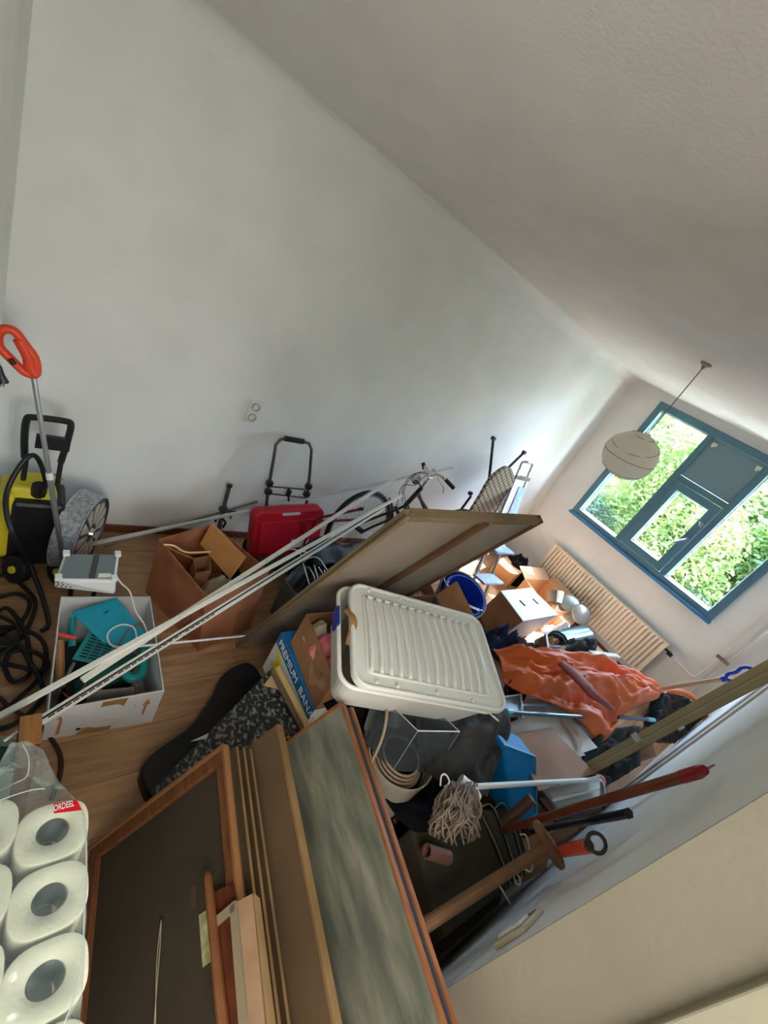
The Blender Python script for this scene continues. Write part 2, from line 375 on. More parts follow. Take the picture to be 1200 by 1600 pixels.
pipe = put('heating_pipe', MB().tube(bez([(rx1+.08, 4.88, .52), (-.3, 4.885, .5), (-.14, 4.9, .49), (-.10, 4.91, .55), (-.105, 4.92, .9), (-.115, 4.92, 1.6), (-.115, 4.92, H)]), .009, 8), white_metal, smooth=True)
tag(pipe, 'thin white heating pipe bending from the radiator valve up the wall', 'pipe')
pipe2 = put('heating_pipe', MB().tube([(-.035, 4.925, 0), (-.04, 4.925, H)], .009, 8), white_metal, smooth=True)
tag(pipe2, 'straight white riser pipe nearest the right-hand corner of the window wall', 'pipe')
tag(put('pipe_clip', MB().box((-.075, 4.905, .79), (.11, .012, .03)).box((-.075, 4.93, .79), (.02, .05, .02)), dull_steel, bevel=.002), 'small metal clip holding the two white pipes to the wall', 'clip')

# ------------------------------------------------------------------ socket and switch
so = thing('wall_socket', (XL+.005, 1.105, .96), 'white double electric socket on the long left wall', 'socket')
put('cover_plate', MB().span((XL, 1.065, .945), (XL+.011, 1.15, 1.09)), white_p, so, bevel=.003)
for zc in (.982, 1.053):
    put('receptacle', MB().lathe([(.026, .0), (.026, .018), (.021, .018), (.021, .006), (.0, .006)], (XL+.002, 1.1075, zc), (1, 0, 0), 20), mat('shaded_socket_well', (170, 168, 158), .5), so, smooth=False)  # receptacle greyed to put the recess shadow into its colour
    put('pin_hole', MB().lathe([(.003, 0), (.003, .0015), (0, .0015)], (XL+.008, 1.1, zc), (1, 0, 0), 8).lathe([(.003, 0), (.003, .0015), (0, .0015)], (XL+.008, 1.115, zc), (1, 0, 0), 8), black, so)
sw = thing('light_switch', (XR, 1.12, .79), 'worn ivory surface-mounted box on the right wall near the opening', 'switch')
put('housing', MB().span((XR-.014, 1.065, .765), (XR, 1.165, .895)), mat('ivory_plastic', (206, 200, 172), .5), sw, bevel=.004)
put('rocker', MB().span((XR-.022, 1.08, .78), (XR-.014, 1.12, .88)), white_p, sw, bevel=.003)
put('dark_opening', MB().span((XR-.0155, 1.128, .85), (XR-.014, 1.15, .885)), grey_p, sw)

# ------------------------------------------------------------------ lantern
la = thing('paper_lantern', (-1.1, 2.82, 2.5), 'round white paper lantern hanging on a cord from the ceiling', 'lamp')
lc = Vector((-1.09, 2.80, 1.895)); lr = .155
rings = 9; ns = 72
def lan(a, b):
    th = PI*(.06+.88*b); ph = 2*PI*a; rr = lr*math.sin(th); ph2 = ph
    seg = abs(math.sin(th*rings)); rr *= 1-.012*(1-seg)
    n3 = noise.noise(Vector((math.cos(ph)*2.2, math.sin(ph)*2.2, b*3)))*.008
    return lc+Vector((math.cos(ph2)*(rr+n3), math.sin(ph2)*(rr+n3), lr*.93*math.cos(th)))
put('shade', MB().grid(lan, 48, 54), lantern_m, la, smooth=True)
ri = MB()
for k in range(5):
    th = PI*(.14+.18*k); tilt = Matrix.Rotation(.5 if k % 2 else .25, 3, 'X')
    ri.tube([lc+tilt@Vector((math.cos(g)*lr*math.sin(th)*1.005, math.sin(g)*lr*math.sin(th)*1.005, lr*.94*math.cos(th))) for g in [2*PI*i/48 for i in range(48)]], .0016, 5, closed=True)
put('wire_ribs', ri, mat('rib_wire', (120, 112, 98), .6), la)
put('cord', MB().tube(bez([(-1.09, 2.8, 2.03), (-1.095, 2.81, 2.2), (-1.1, 2.82, 2.49)]), .003, 6), mat('grey_cord', (110, 108, 104), .6), la)
put('ceiling_hook', MB().lathe([(.0, 0), (.03, .0), (.03, -.01), (.012, -.02), (.006, -.035), (0, -.035)], (-1.1, 2.82, H), (0, 0, 1), 16), dull_steel, la)
put('lamp_holder', MB().tube([(-1.09, 2.8, 2.05), (-1.09, 2.8, 1.98)], .018, 12), white_p, la)

# ------------------------------------------------------------------ garden
st(put('ground', MB().span((-14, YF+.25, -.4), (12, 22, -.3)), mat('grass_ground', (90, 96, 60), .95, rgb2=(64, 72, 40), scale=20)))
leafA = mat('leaf_light', (84, 108, 46), .4, rgb2=(160, 174, 104), scale=2, transl=.45)
leafB = mat('leaf_mid', (62, 96, 44), .4, rgb2=(120, 146, 76), scale=2, transl=.4)
leafC = mat('leaf_dark', (34, 52, 36), .55, rgb2=(56, 74, 54), scale=2, transl=.3)
bark = mat('bark', (110, 96, 80), .9)
def shrub(name, c, r, n, m, size, label, seed, cat='shrub', hollow=.5):
    rg = random.Random(seed); c = Vector(c); t = thing(name, (c.x, c.y, -.3), label, cat)
    vs = []; fs = []
    for i in range(n):
        d = Vector((rg.gauss(0, 1), rg.gauss(0, 1), rg.gauss(0, 1))).normalized()
        k = (hollow+(1-hollow)*rg.random())*(1+.28*noise.noise(d*2.3+c))
        p = c+Vector((d.x*r[0], d.y*r[1], d.z*r[2]))*k
        if p.z < -.28: continue
        u = Vector((rg.gauss(0, 1), rg.gauss(0, 1), rg.gauss(0, .6))).normalized(); v = u.orthogonal().normalized(); v.rotate(Quaternion(u, rg.random()*6.28))
        s = size*(.6+.8*rg.random()); b = len(vs); w = u.cross(v)*s*.12
        vs += [p-u*s*.6, p+v*s*.28-w, p+u*s*.6, p-v*s*.28-w]; fs.append((b, b+1, b+2, b+3))
    mb = MB(); mb.v = vs; mb.f = fs
    f = put('foliage', mb, m, t, kind='stuff')
    sm_ = MB()
    for i in range(7):
        a = Vector((c.x+rg.uniform(-.15, .15), c.y+rg.uniform(-.15, .15), -.3))
        e = c+Vector((rg.uniform(-.6, .6)*r[0], rg.uniform(-.6, .6)*r[1], rg.uniform(.1, .7)*r[2]))
        sm_.tube(bez([a, a.lerp(e, .5)+Vector((rg.uniform(-.15, .15), 0, .1)), e]), .015, 5)
    put('stem', sm_, bark, t)
shrub('laurel_shrub', (-2.3, 8.6, 1.2), (1.1, .9, 2.0), 16000, leafA, .085, 'light green leafy shrub seen through the upper left pane', 1)
shrub('laurel_shrub', (-3.2, 7.4, .1), (1.0, .7, 1.0), 14000, leafC, .055, 'dark dense shrub low behind the left pane', 2)
shrub('laurel_shrub', (-1.5, 8.0, .5), (.8, .7, 1.5), 15000, leafA, .075, 'yellow-green shrub behind the middle casement', 3)
shrub('laurel_shrub', (-.55, 7.2, .0), (.8, .5, .75), 11000, leafC, .05, 'dark twiggy shrub low behind the right pane', 4)
shrub('laurel_shrub', (-.3, 8.8, 1.1), (1.1, .8, 1.6), 15000, leafB, .09, 'bright green broad-leaved shrub behind the right pane', 5)
shrub('garden_hedge', (-1.5, 11.0, 1.8), (7, .9, 2.5), 34000, leafA, .13, 'tall bright hedge across the back of the garden', 6, 'hedge', .2)
shrub('sky_block_tree', (3.2, 8.6, 3.6), (2.0, 1.2, 2.4), 9000, leafB, .16, 'unseen leafy tree right of the window view, added to block sky light', 8, 'tree', .3)  # out of view, added to keep bright sky off the left wall
shrub('laurel_shrub', (-4.6, 9.2, 1.0), (1.2, .9, 2.0), 7000, leafB, .11, 'green shrub at the far left edge of the garden', 7)
rg = random.Random(5); fm = MB()
for i in range(26):
    p = Vector((-.55+rg.uniform(-.5, .6), 7.95+rg.uniform(-.1, .1), 1.5+rg.uniform(-.6, .6)))
    fm.lathe([(0, -.01), (.03, .0), (.035, .02), (0, .03)], p, (rg.gauss(0, 1), -1, rg.gauss(0, 1)), 6)
tag(put('flower_cluster', fm, mat('flower', (226, 130, 110), .6), kind='stuff'), 'scattered coral flowers among the shrubs behind the right pane', 'flowers')
#__OBJECTS__
# ================================================================== LEFT SIDE
# pressure washer
pwz = thing('pressure_washer', (-2.1, .15, 0), 'yellow and black pressure washer with a tall pull-up handle by the left wall', 'pressure washer')
def hb(x0, x1, y0, y1, z0, z1, k=.85):   # box tapering to the top
    cx, cy = (x0+x1)/2, (y0+y1)/2; a = [(x0, y0), (x1, y0), (x1, y1), (x0, y1)]
    return MB().hexa([(p[0], p[1], z0) for p in a], [(cx+(p[0]-cx)*k, cy+(p[1]-cy)*k, z1) for p in a])
put('body', hb(-2.27, -2.06, .02, .235, .05, .44, .95), black, pwz, bevel=.02)
put('side_shell', hb(-2.26, -2.06, -.025, .04, .1, .47, .9), yellow, pwz, bevel=.02)
put('top_cowl', hb(-2.28, -2.1, .0, .2, .42, .49, .8), yellow, pwz, bevel=.015)
for yy in (.06, .19):
    put('handle_tube', MB().tube([(-2.16, yy, .3), (-2.2, yy, .62)], .011, 10), dull_steel if 0 else black, pwz)
put('grip', MB().tube(bez([(-2.205, .055, .6), (-2.215, .045, .7), (-2.225, .045, .79), (-2.23, .07, .805), (-2.23, .18, .815), (-2.225, .205, .80), (-2.215, .2, .7), (-2.205, .19, .6)], 5), .015, 8).slab((-2.225, .085, .66), (0, .13, .004), (0, 0, .07), (.02, 0, 0)), black, pwz, bevel=.003)
put('pump_knob', MB().lathe([(0, .05), (.03, .05), (.035, 0), (.02, -.03)], (-2.13, .12, .46), (.2, 0, 1), 14), black, pwz)
for p, r in ((tuple(az(30, 888, .075)), .07), ((-2.0, .26, .07), .07)):
    wl = put('wheel', MB().lathe([(0, -.02), (r*.7, -.022), (r, -.015), (r, .03), (r*.7, .035), (0, .03)], p, (.55, -.8, .25), 24), rubber, pwz, bevel=.004)
    put('hub_cap', MB().lathe([(r*.28, .03), (r*.25, .042), (0, .044)], p, (.55, -.8, .25), 16), yellow, wl)
lb = ORG[pwz.name]
put('label_plate', MB().slab((-2.015, -.045, .17), (0, .012, 0), (0, 0, .1), (.003, 0, 0)), black, pwz)
put('hose', MB().tube(bez([ax(74, 778, -2.15), ax(70, 745, -2.15), ax(60, 718, -2.15), ax(48, 712, -2.13), ax(30, 730, -2.1), ax(12, 765, -2.05), ax(10, 800, -1.98), ax(22, 838, -1.93), az(42, 872, .16), az(56, 905, .07), az(70, 945, .03), az(76, 975, .02), az(64, 986, .014)], 8), .011, 8), black, pwz, smooth=True)
put('wire_loop', MB().tube(bez([(-2.18, .14, .6), (-2.17, .15, .56), (-2.18, .165, .54), (-2.17, .17, .55), (-2.18, .19, .52), (-2.18, .21, .52)]), .002, 5), black, pwz)
# grass trimmer
tr = thing('grass_trimmer', tuple(az(107, 926, .0)), 'grass trimmer with an orange handle and silver tube leaning in the near left corner', 'trimmer')
a = az(107, 926, .02); b = ax(52, 586, -2.02)
put('tube', MB().tube([a, a.lerp(b, .62)], .0115, 12), alu, tr); put('tube', MB().tube([a.lerp(b, .6), b], .0095, 12), alu, tr)
put('collar', MB().tube([a.lerp(b, .59), a.lerp(b, .62)], .0135, 12), white_p, tr)
hp = [ax(px, py, -2.02) for px, py in ((56, 584), (54, 560), (40, 540), (24, 519), (8, 514), (-3, 522), (-2, 540), (12, 556), (28, 572), (40, 582))]
put('handle', MB().tube(bez(hp, 5, closed=True), [.0165]*50, 10, closed=True), orange_p, tr, smooth=True)
put('handle', MB().tube(bez([ax(px, py, -2.02) for px, py in ((56, 586), (48, 574), (44, 556), (30, 530))], 6), .021, 10), orange_p, tr, smooth=True)
put('trigger', MB().tube([ax(16, 561, -2.0), ax(22, 569, -2.0)], .009), black, tr)
put('top_button', MB().tube([ax(10, 513, -2.02), ax(18, 515, -2.02)], .010), black, tr)
pg = thing('power_plug', tuple(ax(2, 590, -2.02)), 'black power plug dangling at the far left edge of the picture', 'plug')
put('plug_body', MB().tube([ax(-1, 572, -2.02), ax(1, 585, -2.02), ax(4, 597, -2.02)], [.007, .012, .02], 12), black, pg)
put('pins', MB().tube([ax(2, 598, -2.02), ax(1, 604, -2.02)], .003, 6).tube([ax(6, 598, -2.02), ax(6, 604, -2.02)], .003, 6), chrome, pg)
put('cable', MB().tube(bez([ax(-1, 573, -2.02), ax(-4, 555, -2.02), ax(-6, 535, -2.0)]), .004, 6), black, pg)
# round tin with the spoked front
dr = thing('round_tin', (-2.2, .36, 0), 'round galvanised tin with an ornamental spoked face standing on edge beside the pressure washer', 'tin')
dc = Vector((-2.13, .36, .225)); dn = Vector((.42, .9, .03)).normalized(); R = .215
put('rim_band', MB().lathe([(R, -.10), (R+.004, -.098), (R, -.09), (R, .0), (R+.005, .004), (R-.005, .008)], dc, dn, 48), mat('galvanised', (190, 196, 200), .45, .6, rgb2=(140, 146, 150), scale=60), dr)
put('back_disc', MB().lathe([(R, -.098), (0, -.098)], dc, dn, 48), dull_steel, dr)
put('face', MB().lathe([(R-.004, .002), (0, .002)], dc, dn, 48), mat('pewter', (74, 74, 76), .5, .4), dr)
fx = dn.orthogonal().normalized(); fy = dn.cross(fx)
pale = mat('pale_enamel', (176, 162, 146), .5)
for i in range(12):
    g = 2*PI*i/12; d = fx*math.cos(g)+fy*math.sin(g); e = dn.cross(d)
    put('petal', MB().prism([dc+dn*.003+d*.055-e*.006, dc+dn*.003+d*.165-e*.03, dc+dn*.003+d*.18, dc+dn*.003+d*.165+e*.03, dc+dn*.003+d*.055+e*.006], dn*.004), pale, dr)
put('ring', MB().tube([dc+dn*.006+(fx*math.cos(g)+fy*math.sin(g))*.205 for g in [2*PI*i/48 for i in range(48)]], .005, 6, closed=True), chrome, dr)
put('boss', MB().lathe([(.03, .002), (.022, .02), (0, .022)], dc, dn, 16), chrome, dr)
# black cables coiled on the floor
def coil(name, pts, r, m, label, cat='cable'):
    return tag(put(name, MB().tube(bez(pts, 8), r, 8), m, smooth=True), label, cat)
coil('power_cable', Z([(-20, 905, .05), (12, 900, .03), (45, 925, .02), (55, 950, .02), (30, 1000, .012), (-5, 985, .02), (-30, 950, .02)]), .009, rubber, 'black cable leaving the washer wheel at the far left', 'cable')
hp = []
rg = random.Random(4)
for px, py, z in [(-20, 940, .012), (22, 928, .02), (46, 940, .03), (36, 968, .02), (5, 988, .03), (-15, 975, .02), (10, 950, .03), (38, 985, .045), (47, 1030, .03), (45, 1055, .02), (20, 1065, .02), (8, 1040, .03), (20, 1018, .05), (55, 1020, .06), (74, 1035, .03), (66, 1050, .04), (30, 1042, .06), (5, 1038, .04), (-20, 1046, .03)]: hp.append((px, py, z))
coil('extension_cable', Z(hp), .009, rubber, 'thick black rubber cable heaped in loops on the floor left of the white box')
coil('extension_cable', Z([(-25, 985, .012), (10, 980, .03), (40, 985, .05), (65, 1000, .04), (72, 1025, .03), (60, 1060, .02), (30, 1090, .012), (10, 1105, .012), (-20, 1118, .012)]), .009, rubber, 'black cable loop curving round the right side of the heap on the floor')
coil('extension_cable', Z([(-25, 1010, .05), (5, 1000, .06), (30, 1008, .07), (50, 1040, .07), (66, 1070, .04), (66, 1090, .02), (45, 1115, .012), (15, 1135, .012), (-25, 1142, .012)]), .010, rubber, 'outermost black cable loop passing below the heap')
coil('extension_cable', Z([(-20, 1085, .012), (0, 1092, .014), (14, 1104, .02), (34, 1117, .014), (62, 1135, .014), (84, 1160, .012), (95, 1185, .012), (93, 1215, .012), (80, 1250, .012)]), .008, mat('brown_rubber', (48, 26, 20), .6), 'dark brown cable curving from the heap past the front of the white box')
coil('extension_cable', Z([(-20, 958, .03), (15, 970, .06), (30, 985, .07), (20, 1008, .08), (-5, 1025, .06), (-25, 1020, .05)]), .008, rubber, 'black cable loop on top of the heap at the left edge')
ps = thing('cable_socket_block', tuple(az(8, 1010, .02)), 'black socket block lying in the heap of cables', 'socket')
c0 = az(9, 1008, .05); put('block_body', MB().box(c0, (.06, .09, .05)), black, ps, bevel=.006); put('socket_face', MB().lathe([(.02, 0), (.02, .004), (.012, .004), (.012, .001), (0, .001)], c0+Vector((0, 0, .025)), (0, 0, 1), 14), rubber, ps)

# ------------------------------------------------------------------ white box of tools
wq = Z([(95, 932, .3), (235, 932, .3), (257, 1080, .3), (74, 1112, .3)])
wb_ = Z([(80, 985, .0), (200, 985, 0), (237, 1128, .0), (65, 1157, .0)])
wb_[0] = Vector((wq[0].x+.04, wq[0].y+.01, 0)); wb_[1] = Vector((wq[1].x+.04, wq[1].y-.01, 0))
wb = open_box('moving_box', wq, .3, 0, white_card, 'open white cardboard box full of teal garden tools on the floor', bottom=wb_, t=.006)
p0, p1 = wb_[3], wb_[2]; t0, t1 = wq[3], wq[2]
def face(u, v): return (p0.lerp(p1, u)).lerp(t0.lerp(t1, u), v)
fn = (p1-p0).cross(t0-p0).normalized()
if fn.x < 0: fn = -fn
def patch(pts, off=.0015): return MB().prism([face(*q)+fn*.0003 for q in pts], fn*off)
put('packing_tape', patch([(.4, .52), (.63, .6), (.66, 1.0), (.44, 1.0)]), tape, wb); put('packing_tape', patch([(.27, 0), (.58, 0), (.6, .28), (.33, .22)]), tape, wb)
ink = mat('print_orange', (176, 118, 60), .7)
for u in (.1, .84):
    put('printed_arrow', patch([(u+.0, .15), (u+.03, .15), (u+.035, .68), (u+.06, .68), (u+.03, .85), (u-.02, .68), (u+.008, .68)]), ink, wb)
for u, v in ((.33, .72), (.29, .22), (.74, .68), (.69, .24)):
    put('hand_hole', MB().prism([face(u+.025*math.cos(g), v+.05*math.sin(g))+fn*.0005 for g in [2*PI*i/12 for i in range(12)]], fn*.001), mat('hole_dark', (30, 24, 20), .9), wb)
tw = thing('tool_guard', tuple(az(150, 1000, .12)), 'teal slotted plastic garden tool guard lying in the white box', 'tool guard')
g0, g1, g2, g3 = Z([(114, 1020, .22), (146, 985, .25), (180, 1015, .24), (140, 1040, .2)])
q4 = [az(*p) for p in ((112, 1030, .22), (140, 985, .26), (185, 1000, .27), (166, 1040, .22))]
N4 = (q4[1]-q4[0]).cross(q4[3]-q4[0]).normalized()
put('guard_plate', MB().prism(q4, N4*.006), teal_g, tw, bevel=.002)
sl = MB()
for i in range(8):
    for j in range(3):
        u, v = .12+i*.105, .14+j*.28
        def qq(u, v): return q4[0].lerp(q4[3], v).lerp(q4[1].lerp(q4[2], v), u)
        up = N4*(.0075 if N4.z > 0 else -.0015)
        sl.prism([qq(u, v)+up, qq(u+.045, v)+up, qq(u+.045, v+.22)+up, qq(u, v+.22)+up], N4*.0006)
put('slots', sl, black, tw, kind='stuff')
tp_ = thing('teal_marked_panel', tuple(az(180, 970, .2)), 'teal plastic panel with black marks on top of the tools in the white box', 'panel')  # flat teal plastic panel with printed marks
q = [az(*p) for p in ((111, 957, .28), (182, 934, .31), (228, 990, .33), (198, 1012, .31), (160, 1003, .3))]
n5 = (q[1]-q[0]).cross(q[3]-q[0]).normalized(); n5 = n5 if n5.z > 0 else -n5
put('panel', MB().prism(q, -n5*.004), teal, tp_, bevel=.001)
text('lettering', 'JK', az(170, 953, .3)+n5*.006, (az(162, 958, .3)-az(172, 953, .3)), (az(166, 963, .3)-az(166, 954, .3)), .016, black, tp_, width=.025)
def inb(name, a, b, r, m, label, cat, **k): return rod(name, az(*a), az(*b), r, m, label, cat, **k)
inb('hammer_handle', (94, 1075, .12), (93, 1000, .24), .017, pine, 'thick wooden tool handle at the left inside the white box', 'handle')
inb('screwdriver', (84, 990, .27), (118, 997, .25), .007, orange_p, 'orange screwdriver handle poking over the left rim of the white box', 'screwdriver', r2=.009)
inb('steel_rod', (85, 1095, .1), (116, 1035, .24), .007, dull_steel, 'grey steel rod standing in the lower left corner of the white box', 'rod')
inb('teal_tube', (112, 1010, .2), (113, 965, .26), .014, teal_g, 'short teal tube standing beside the wooden handle in the white box', 'tube')
tb = thing('hedge_trimmer', tuple(az(180, 1050, .1)), 'green power tool lying at the bottom of the white box under the rails', 'power tool')
put('motor_body', MB().tube([az(120, 1075, .14), az(150, 1065, .17), az(190, 1045, .19), az(212, 1030, .19)], [.03, .045, .045, .03], 12), mat('tool_green', (22, 84, 70), .45), tb, smooth=True)
put('grip', MB().tube(bez([az(190, 1045, .2), az(205, 1060, .2), az(222, 1050, .2), (az(225, 1015, .2))]), .02, 10), teal_g, tb, smooth=True)
put('battery', MB().box(az(160, 1055, .12), (.08, .09, .06)), black, tb, bevel=.008)
mc = thing('metal_bracket', tuple(az(175, 1085, .1)), 'square chrome bracket with a red lead at the front of the white box', 'bracket')
put('bracket_plate', MB().slab(az(135, 1098, .16), az(210, 1090, .16)-az(135, 1098, .16), az(168, 1078, .19)-az(168, 1094, .16), (0, 0, .008)), dull_steel, mc, bevel=.002)
put('bracket_post', MB().tube([az(208, 1092, .15), az(208, 1064, .2)], .008, 6), chrome, mc)
coil('red_lead', Z([(98, 1082, .18), (110, 1090, .2), (130, 1075, .22), (140, 1050, .25), (160, 1028, .27), (180, 1015, .3), (200, 985, .335), (225, 973, .33)]), .003, mat('dull_red_cable', (142, 62, 56), .5), 'thin dull red lead running across the tools in the white box')
coil('red_lead', Z([(130, 1098, .18), (160, 1094, .19), (200, 1088, .2), (218, 1080, .2), (210, 1070, .21), (212, 1060, .21)]), .003, mat('dull_red_cable', (142, 62, 56), .5), 'red lead looped round the metal bracket in the white box')
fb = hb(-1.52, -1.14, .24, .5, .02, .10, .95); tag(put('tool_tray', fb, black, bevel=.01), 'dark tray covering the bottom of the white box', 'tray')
# toaster-like appliance
ap = thing('electric_heater', tuple((az(101, 864, .42)+az(180, 907, .42))/2-Vector((0, 0, .11))), 'white slatted appliance with a grey metal top standing behind the white box', 'heater')
T = Z([(100, 865, .42), (187, 866, .42), (181, 907, .42), (86, 906, .42)])
Bm = [T[0]+Vector((.03, .02, -.42)), T[1]+Vector((.03, -.02, -.42)), T[2]+Vector((0, -.02, -.42)), T[3]+Vector((0, .02, -.42))]
Lw = [p-Vector((0, 0, .09)) for p in T]
Lw[2] = az(180, 930, .34); Lw[3] = az(83, 918, .34)
put('casing', MB().hexa(Lw, T), white_p, ap, bevel=.012)
c = sum(T, Vector())/4
put('metal_plate', MB().prism([c+(p-c)*.9+Vector((0, 0, .001)) for p in T], (0, 0, .003)), mat('zinc_plate', (130, 142, 146), .4, .7), ap)
vt = MB()
for i in range(14):
    v = .08+i*.065; a_ = T[0].lerp(T[3], v).lerp(T[1].lerp(T[2], v), .52); b_ = T[0].lerp(T[3], v).lerp(T[1].lerp(T[2], v), .63)
    vt.slab(a_+Vector((0, 0, .0045)), b_-a_, (T[3]-T[0])*.035, (0, 0, .0006))
put('vent_slots', vt, black, ap, kind='stuff')
for k, (i, j) in enumerate(((0, 0), (1, 0), (2, 0), (3, 0))):
    put('foot', MB().box(c+(T[i]-c)*.92+Vector((0, 0, .008)), (.03, .025, .018)), white_p, ap, bevel=.003)
dt = MB()
for i in range(4):
    for j in range(3):
        p = T[3].lerp(T[2], .05+.07*i+.02*(j % 2)).lerp(Lw[3].lerp(Lw[2], .05+.07*i+.02*(j % 2)), .25+.22*j); dt.lathe([(.0035, 0), (.0035, .002), (0, .002)], p+Vector((.001, 0, 0)), (1, 0, .3), 8)
put('speaker_holes', dt, black, ap, kind='stuff')
put('rating_label', MB().slab(T[0].lerp(T[3], .78).lerp(T[1].lerp(T[2], .78), .68)+Vector((0, 0, .004)), (T[1]-T[0])*.22, (T[3]-T[0])*.16, (0, 0, .001)), paper, ap)
cl = sum(Lw, Vector())/4; put('leg', MB().tube([cl+Vector((-.03, -.05, .02)), (cl.x-.03, cl.y-.04, 0)], .01), black, ap); put('leg', MB().tube([cl+Vector((-.03, .05, .02)), (cl.x-.03, cl.y+.04, 0)], .01), black, ap)
coil('appliance_cord', [T[2]+Vector((-.02, 0, .01))]+Z([(190, 912, .42), (203, 925, .42), (212, 955, .4), (225, 975, .36), (231, 995, .34), (226, 1005, .33), (205, 1010, .32), (178, 1010, .32), (168, 998, .33), (172, 985, .335), (190, 976, .34), (208, 980, .34), (213, 995, .335), (208, 1008, .325)]), .0035, cord_w, 'white cord looping from the appliance across the teal panel', 'cord')
# wood block and clutter, bottom left
wd = thing('wooden_post', tuple(az(40, 1190, .0)), 'square brown wooden post end standing behind the plastic bag', 'post')
a = [(28, 1124), (46, 1123), (58, 1160), (32, 1172)]
tz = .5
A_ = az(31, 1122, tz); B_ = az(47, 1122, tz); 
put('post_body', MB().hexa([(A_.x, A_.y-.0, 0), (A_.x+.09, A_.y, 0), (A_.x+.09, A_.y+.05, 0), (A_.x, A_.y+.05, 0)], [(A_.x, A_.y, tz), (A_.x+.09, A_.y, tz), (A_.x+.09, A_.y+.05, tz), (A_.x, A_.y+.05, tz)]), wood_dk, wd, bevel=.003)
put('post_face', MB().hexa([(A_.x-.002, A_.y-.0, tz-.001), (A_.x+.092, A_.y, tz-.001), (A_.x+.092, A_.y+.052, tz-.001), (A_.x-.002, A_.y+.052, tz-.001)], [(A_.x-.002, A_.y, tz+.004), (A_.x+.092, A_.y, tz+.004), (A_.x+.092, A_.y+.052, tz+.004), (A_.x-.002, A_.y+.052, tz+.004)]), mat('sawn_wood', (168, 116, 66), .6, rgb2=(146, 96, 52), scale=8, stretch=(1, 6, 1)), wd)
tc_ = thing('green_crate', tuple(az(10, 1200, .0)), 'pale green plastic crate half hidden at the left edge behind the bag', 'crate')
q = Z([(-40, 1140, .38), (24, 1150, .38), (32, 1200, .38), (-40, 1215, .38)])
put('crate_wall', MB().hexa([Vector((p.x, p.y, 0)) for p in q], q), mat('pale_green_plastic', (120, 142, 128), .4), tc_, bevel=.01)
put('dark_lid', MB().hexa([p+Vector((0, 0, .002)) for p in Z([(-40, 1172, .38), (22, 1172, .38), (28, 1198, .38), (-40, 1212, .38)])], [p+Vector((0, 0, .02)) for p in Z([(-40, 1172, .38), (22, 1172, .38), (28, 1198, .38), (-40, 1212, .38)])]), mat('dark_teal', (16, 44, 44), .5), tc_)
rod('thin_white_stick', az(6, 1158, .45), az(30, 1142, .46), .004, white_p, 'short thin white stick beside the wooden post end', 'stick')
# ------------------------------------------------------------------ large brown carton
bq = Z([(248, 842, .42), (332, 818, .42), (421, 892, .42), (322, 932, .42)])
bb_ = Z([(227, 925, 0), (300, 900, 0), (390, 982, 0), (310, 1018, 0)])
bb_[1] = bb_[0]+bb_[2]-bb_[3]
bc = open_box('large_carton', bq, .42, 0, card_red, 'large open brown carton holding a board and crumpled cloth', bottom=bb_, t=.006)
hole = mat('hole_dark', (30, 24, 20), .9)
def onface(th, a0, a1, c0, c1, pts, m, name, off=.0015):
    f = lambda u, v: a0.lerp(a1, u).lerp(c0.lerp(c1, u), v); n = (a1-a0).cross(c0-a0).normalized(); n = n if n.dot(CAM-a0) > 0 else -n
    return put(name, MB().prism([f(*p)+n*.0005 for p in pts], n*off), m, th)
BQ = [Vector((p.x, p.y, .42)) for p in bq]
onface(bc, bb_[3], bb_[2], BQ[3], BQ[2], [(.5, .72), (.62, .8), (.68, .79), (.64, .72), (.52, .66)], hole, 'hand_hole')
onface(bc, bb_[3], bb_[2], BQ[3], BQ[2], [(.05, .87), (.3, .87), (.3, .92), (.05, .92)], mat('print_grey', (70, 60, 52), .8), 'printed_label')
bd = Z([(330, 818, .5), (382, 871, .5), (358, 904, .36), (312, 850, .36)])
nb = (bd[1]-bd[0]).cross(bd[3]-bd[0]).normalized()
tag(put('brown_board', MB().prism(bd, nb*.016), mat('tan_board', (186, 130, 72), .6), bevel=.001), 'tan chipboard panel sticking up out of the large open carton', 'board')
def crumple(center, r, h, seed, amp=.35, n=26):
    c = Vector(center)
    def f(a, b):
        th = 2*PI*a; rr = r*b; p = Vector((math.cos(th)*rr, math.sin(th)*rr, 0))
        q = p*9/max(r, .1)*.1+Vector((seed, 0, 0)); k = noise.noise(q*3)*amp+abs(noise.noise(q*8))*amp*.7
        return c+p*(1+.2*noise.noise(p*14+Vector((seed, 1, 0))))+Vector((0, 0, h*(1-b**2.2)*(1+k)-h*.15*b))
    return MB().grid(f, n*2, n)
tag(put('crumpled_cloth', crumple((-1.68, .96, .2), .115, .09, 3, .6), mat('cream_cloth', (196, 180, 156), .85), smooth=True), 'cream crumpled cloth lying inside the large open carton', 'cloth')
tag(put('packing_filler', hb(-1.85, -1.52, .78, 1.1, .02, .2, .95), card_dark), 'folded brown cardboard filling the bottom of the large carton', 'cardboard')
ib = Z([(303, 872, .33), (328, 868, .33), (330, 892, .33), (306, 896, .33)])
open_box('small_tray', ib, .33, .22, card, 'small empty cardboard tray inside the large carton, left of the tan board', t=.004)
coil('peeled_branch', Z([(256, 851, .44), (272, 853, .42), (292, 863, .4), (330, 862, .42)]), .006, mat('peeled_wood', (220, 184, 136), .6), 'thin peeled branch lying across the rim of the large carton', 'branch')
coil('thin_stick', Z([(262, 855, .41), (285, 866, .38), (302, 873, .35)]), .004, pine, 'thin brown stick just beneath the peeled branch in the large carton', 'stick')
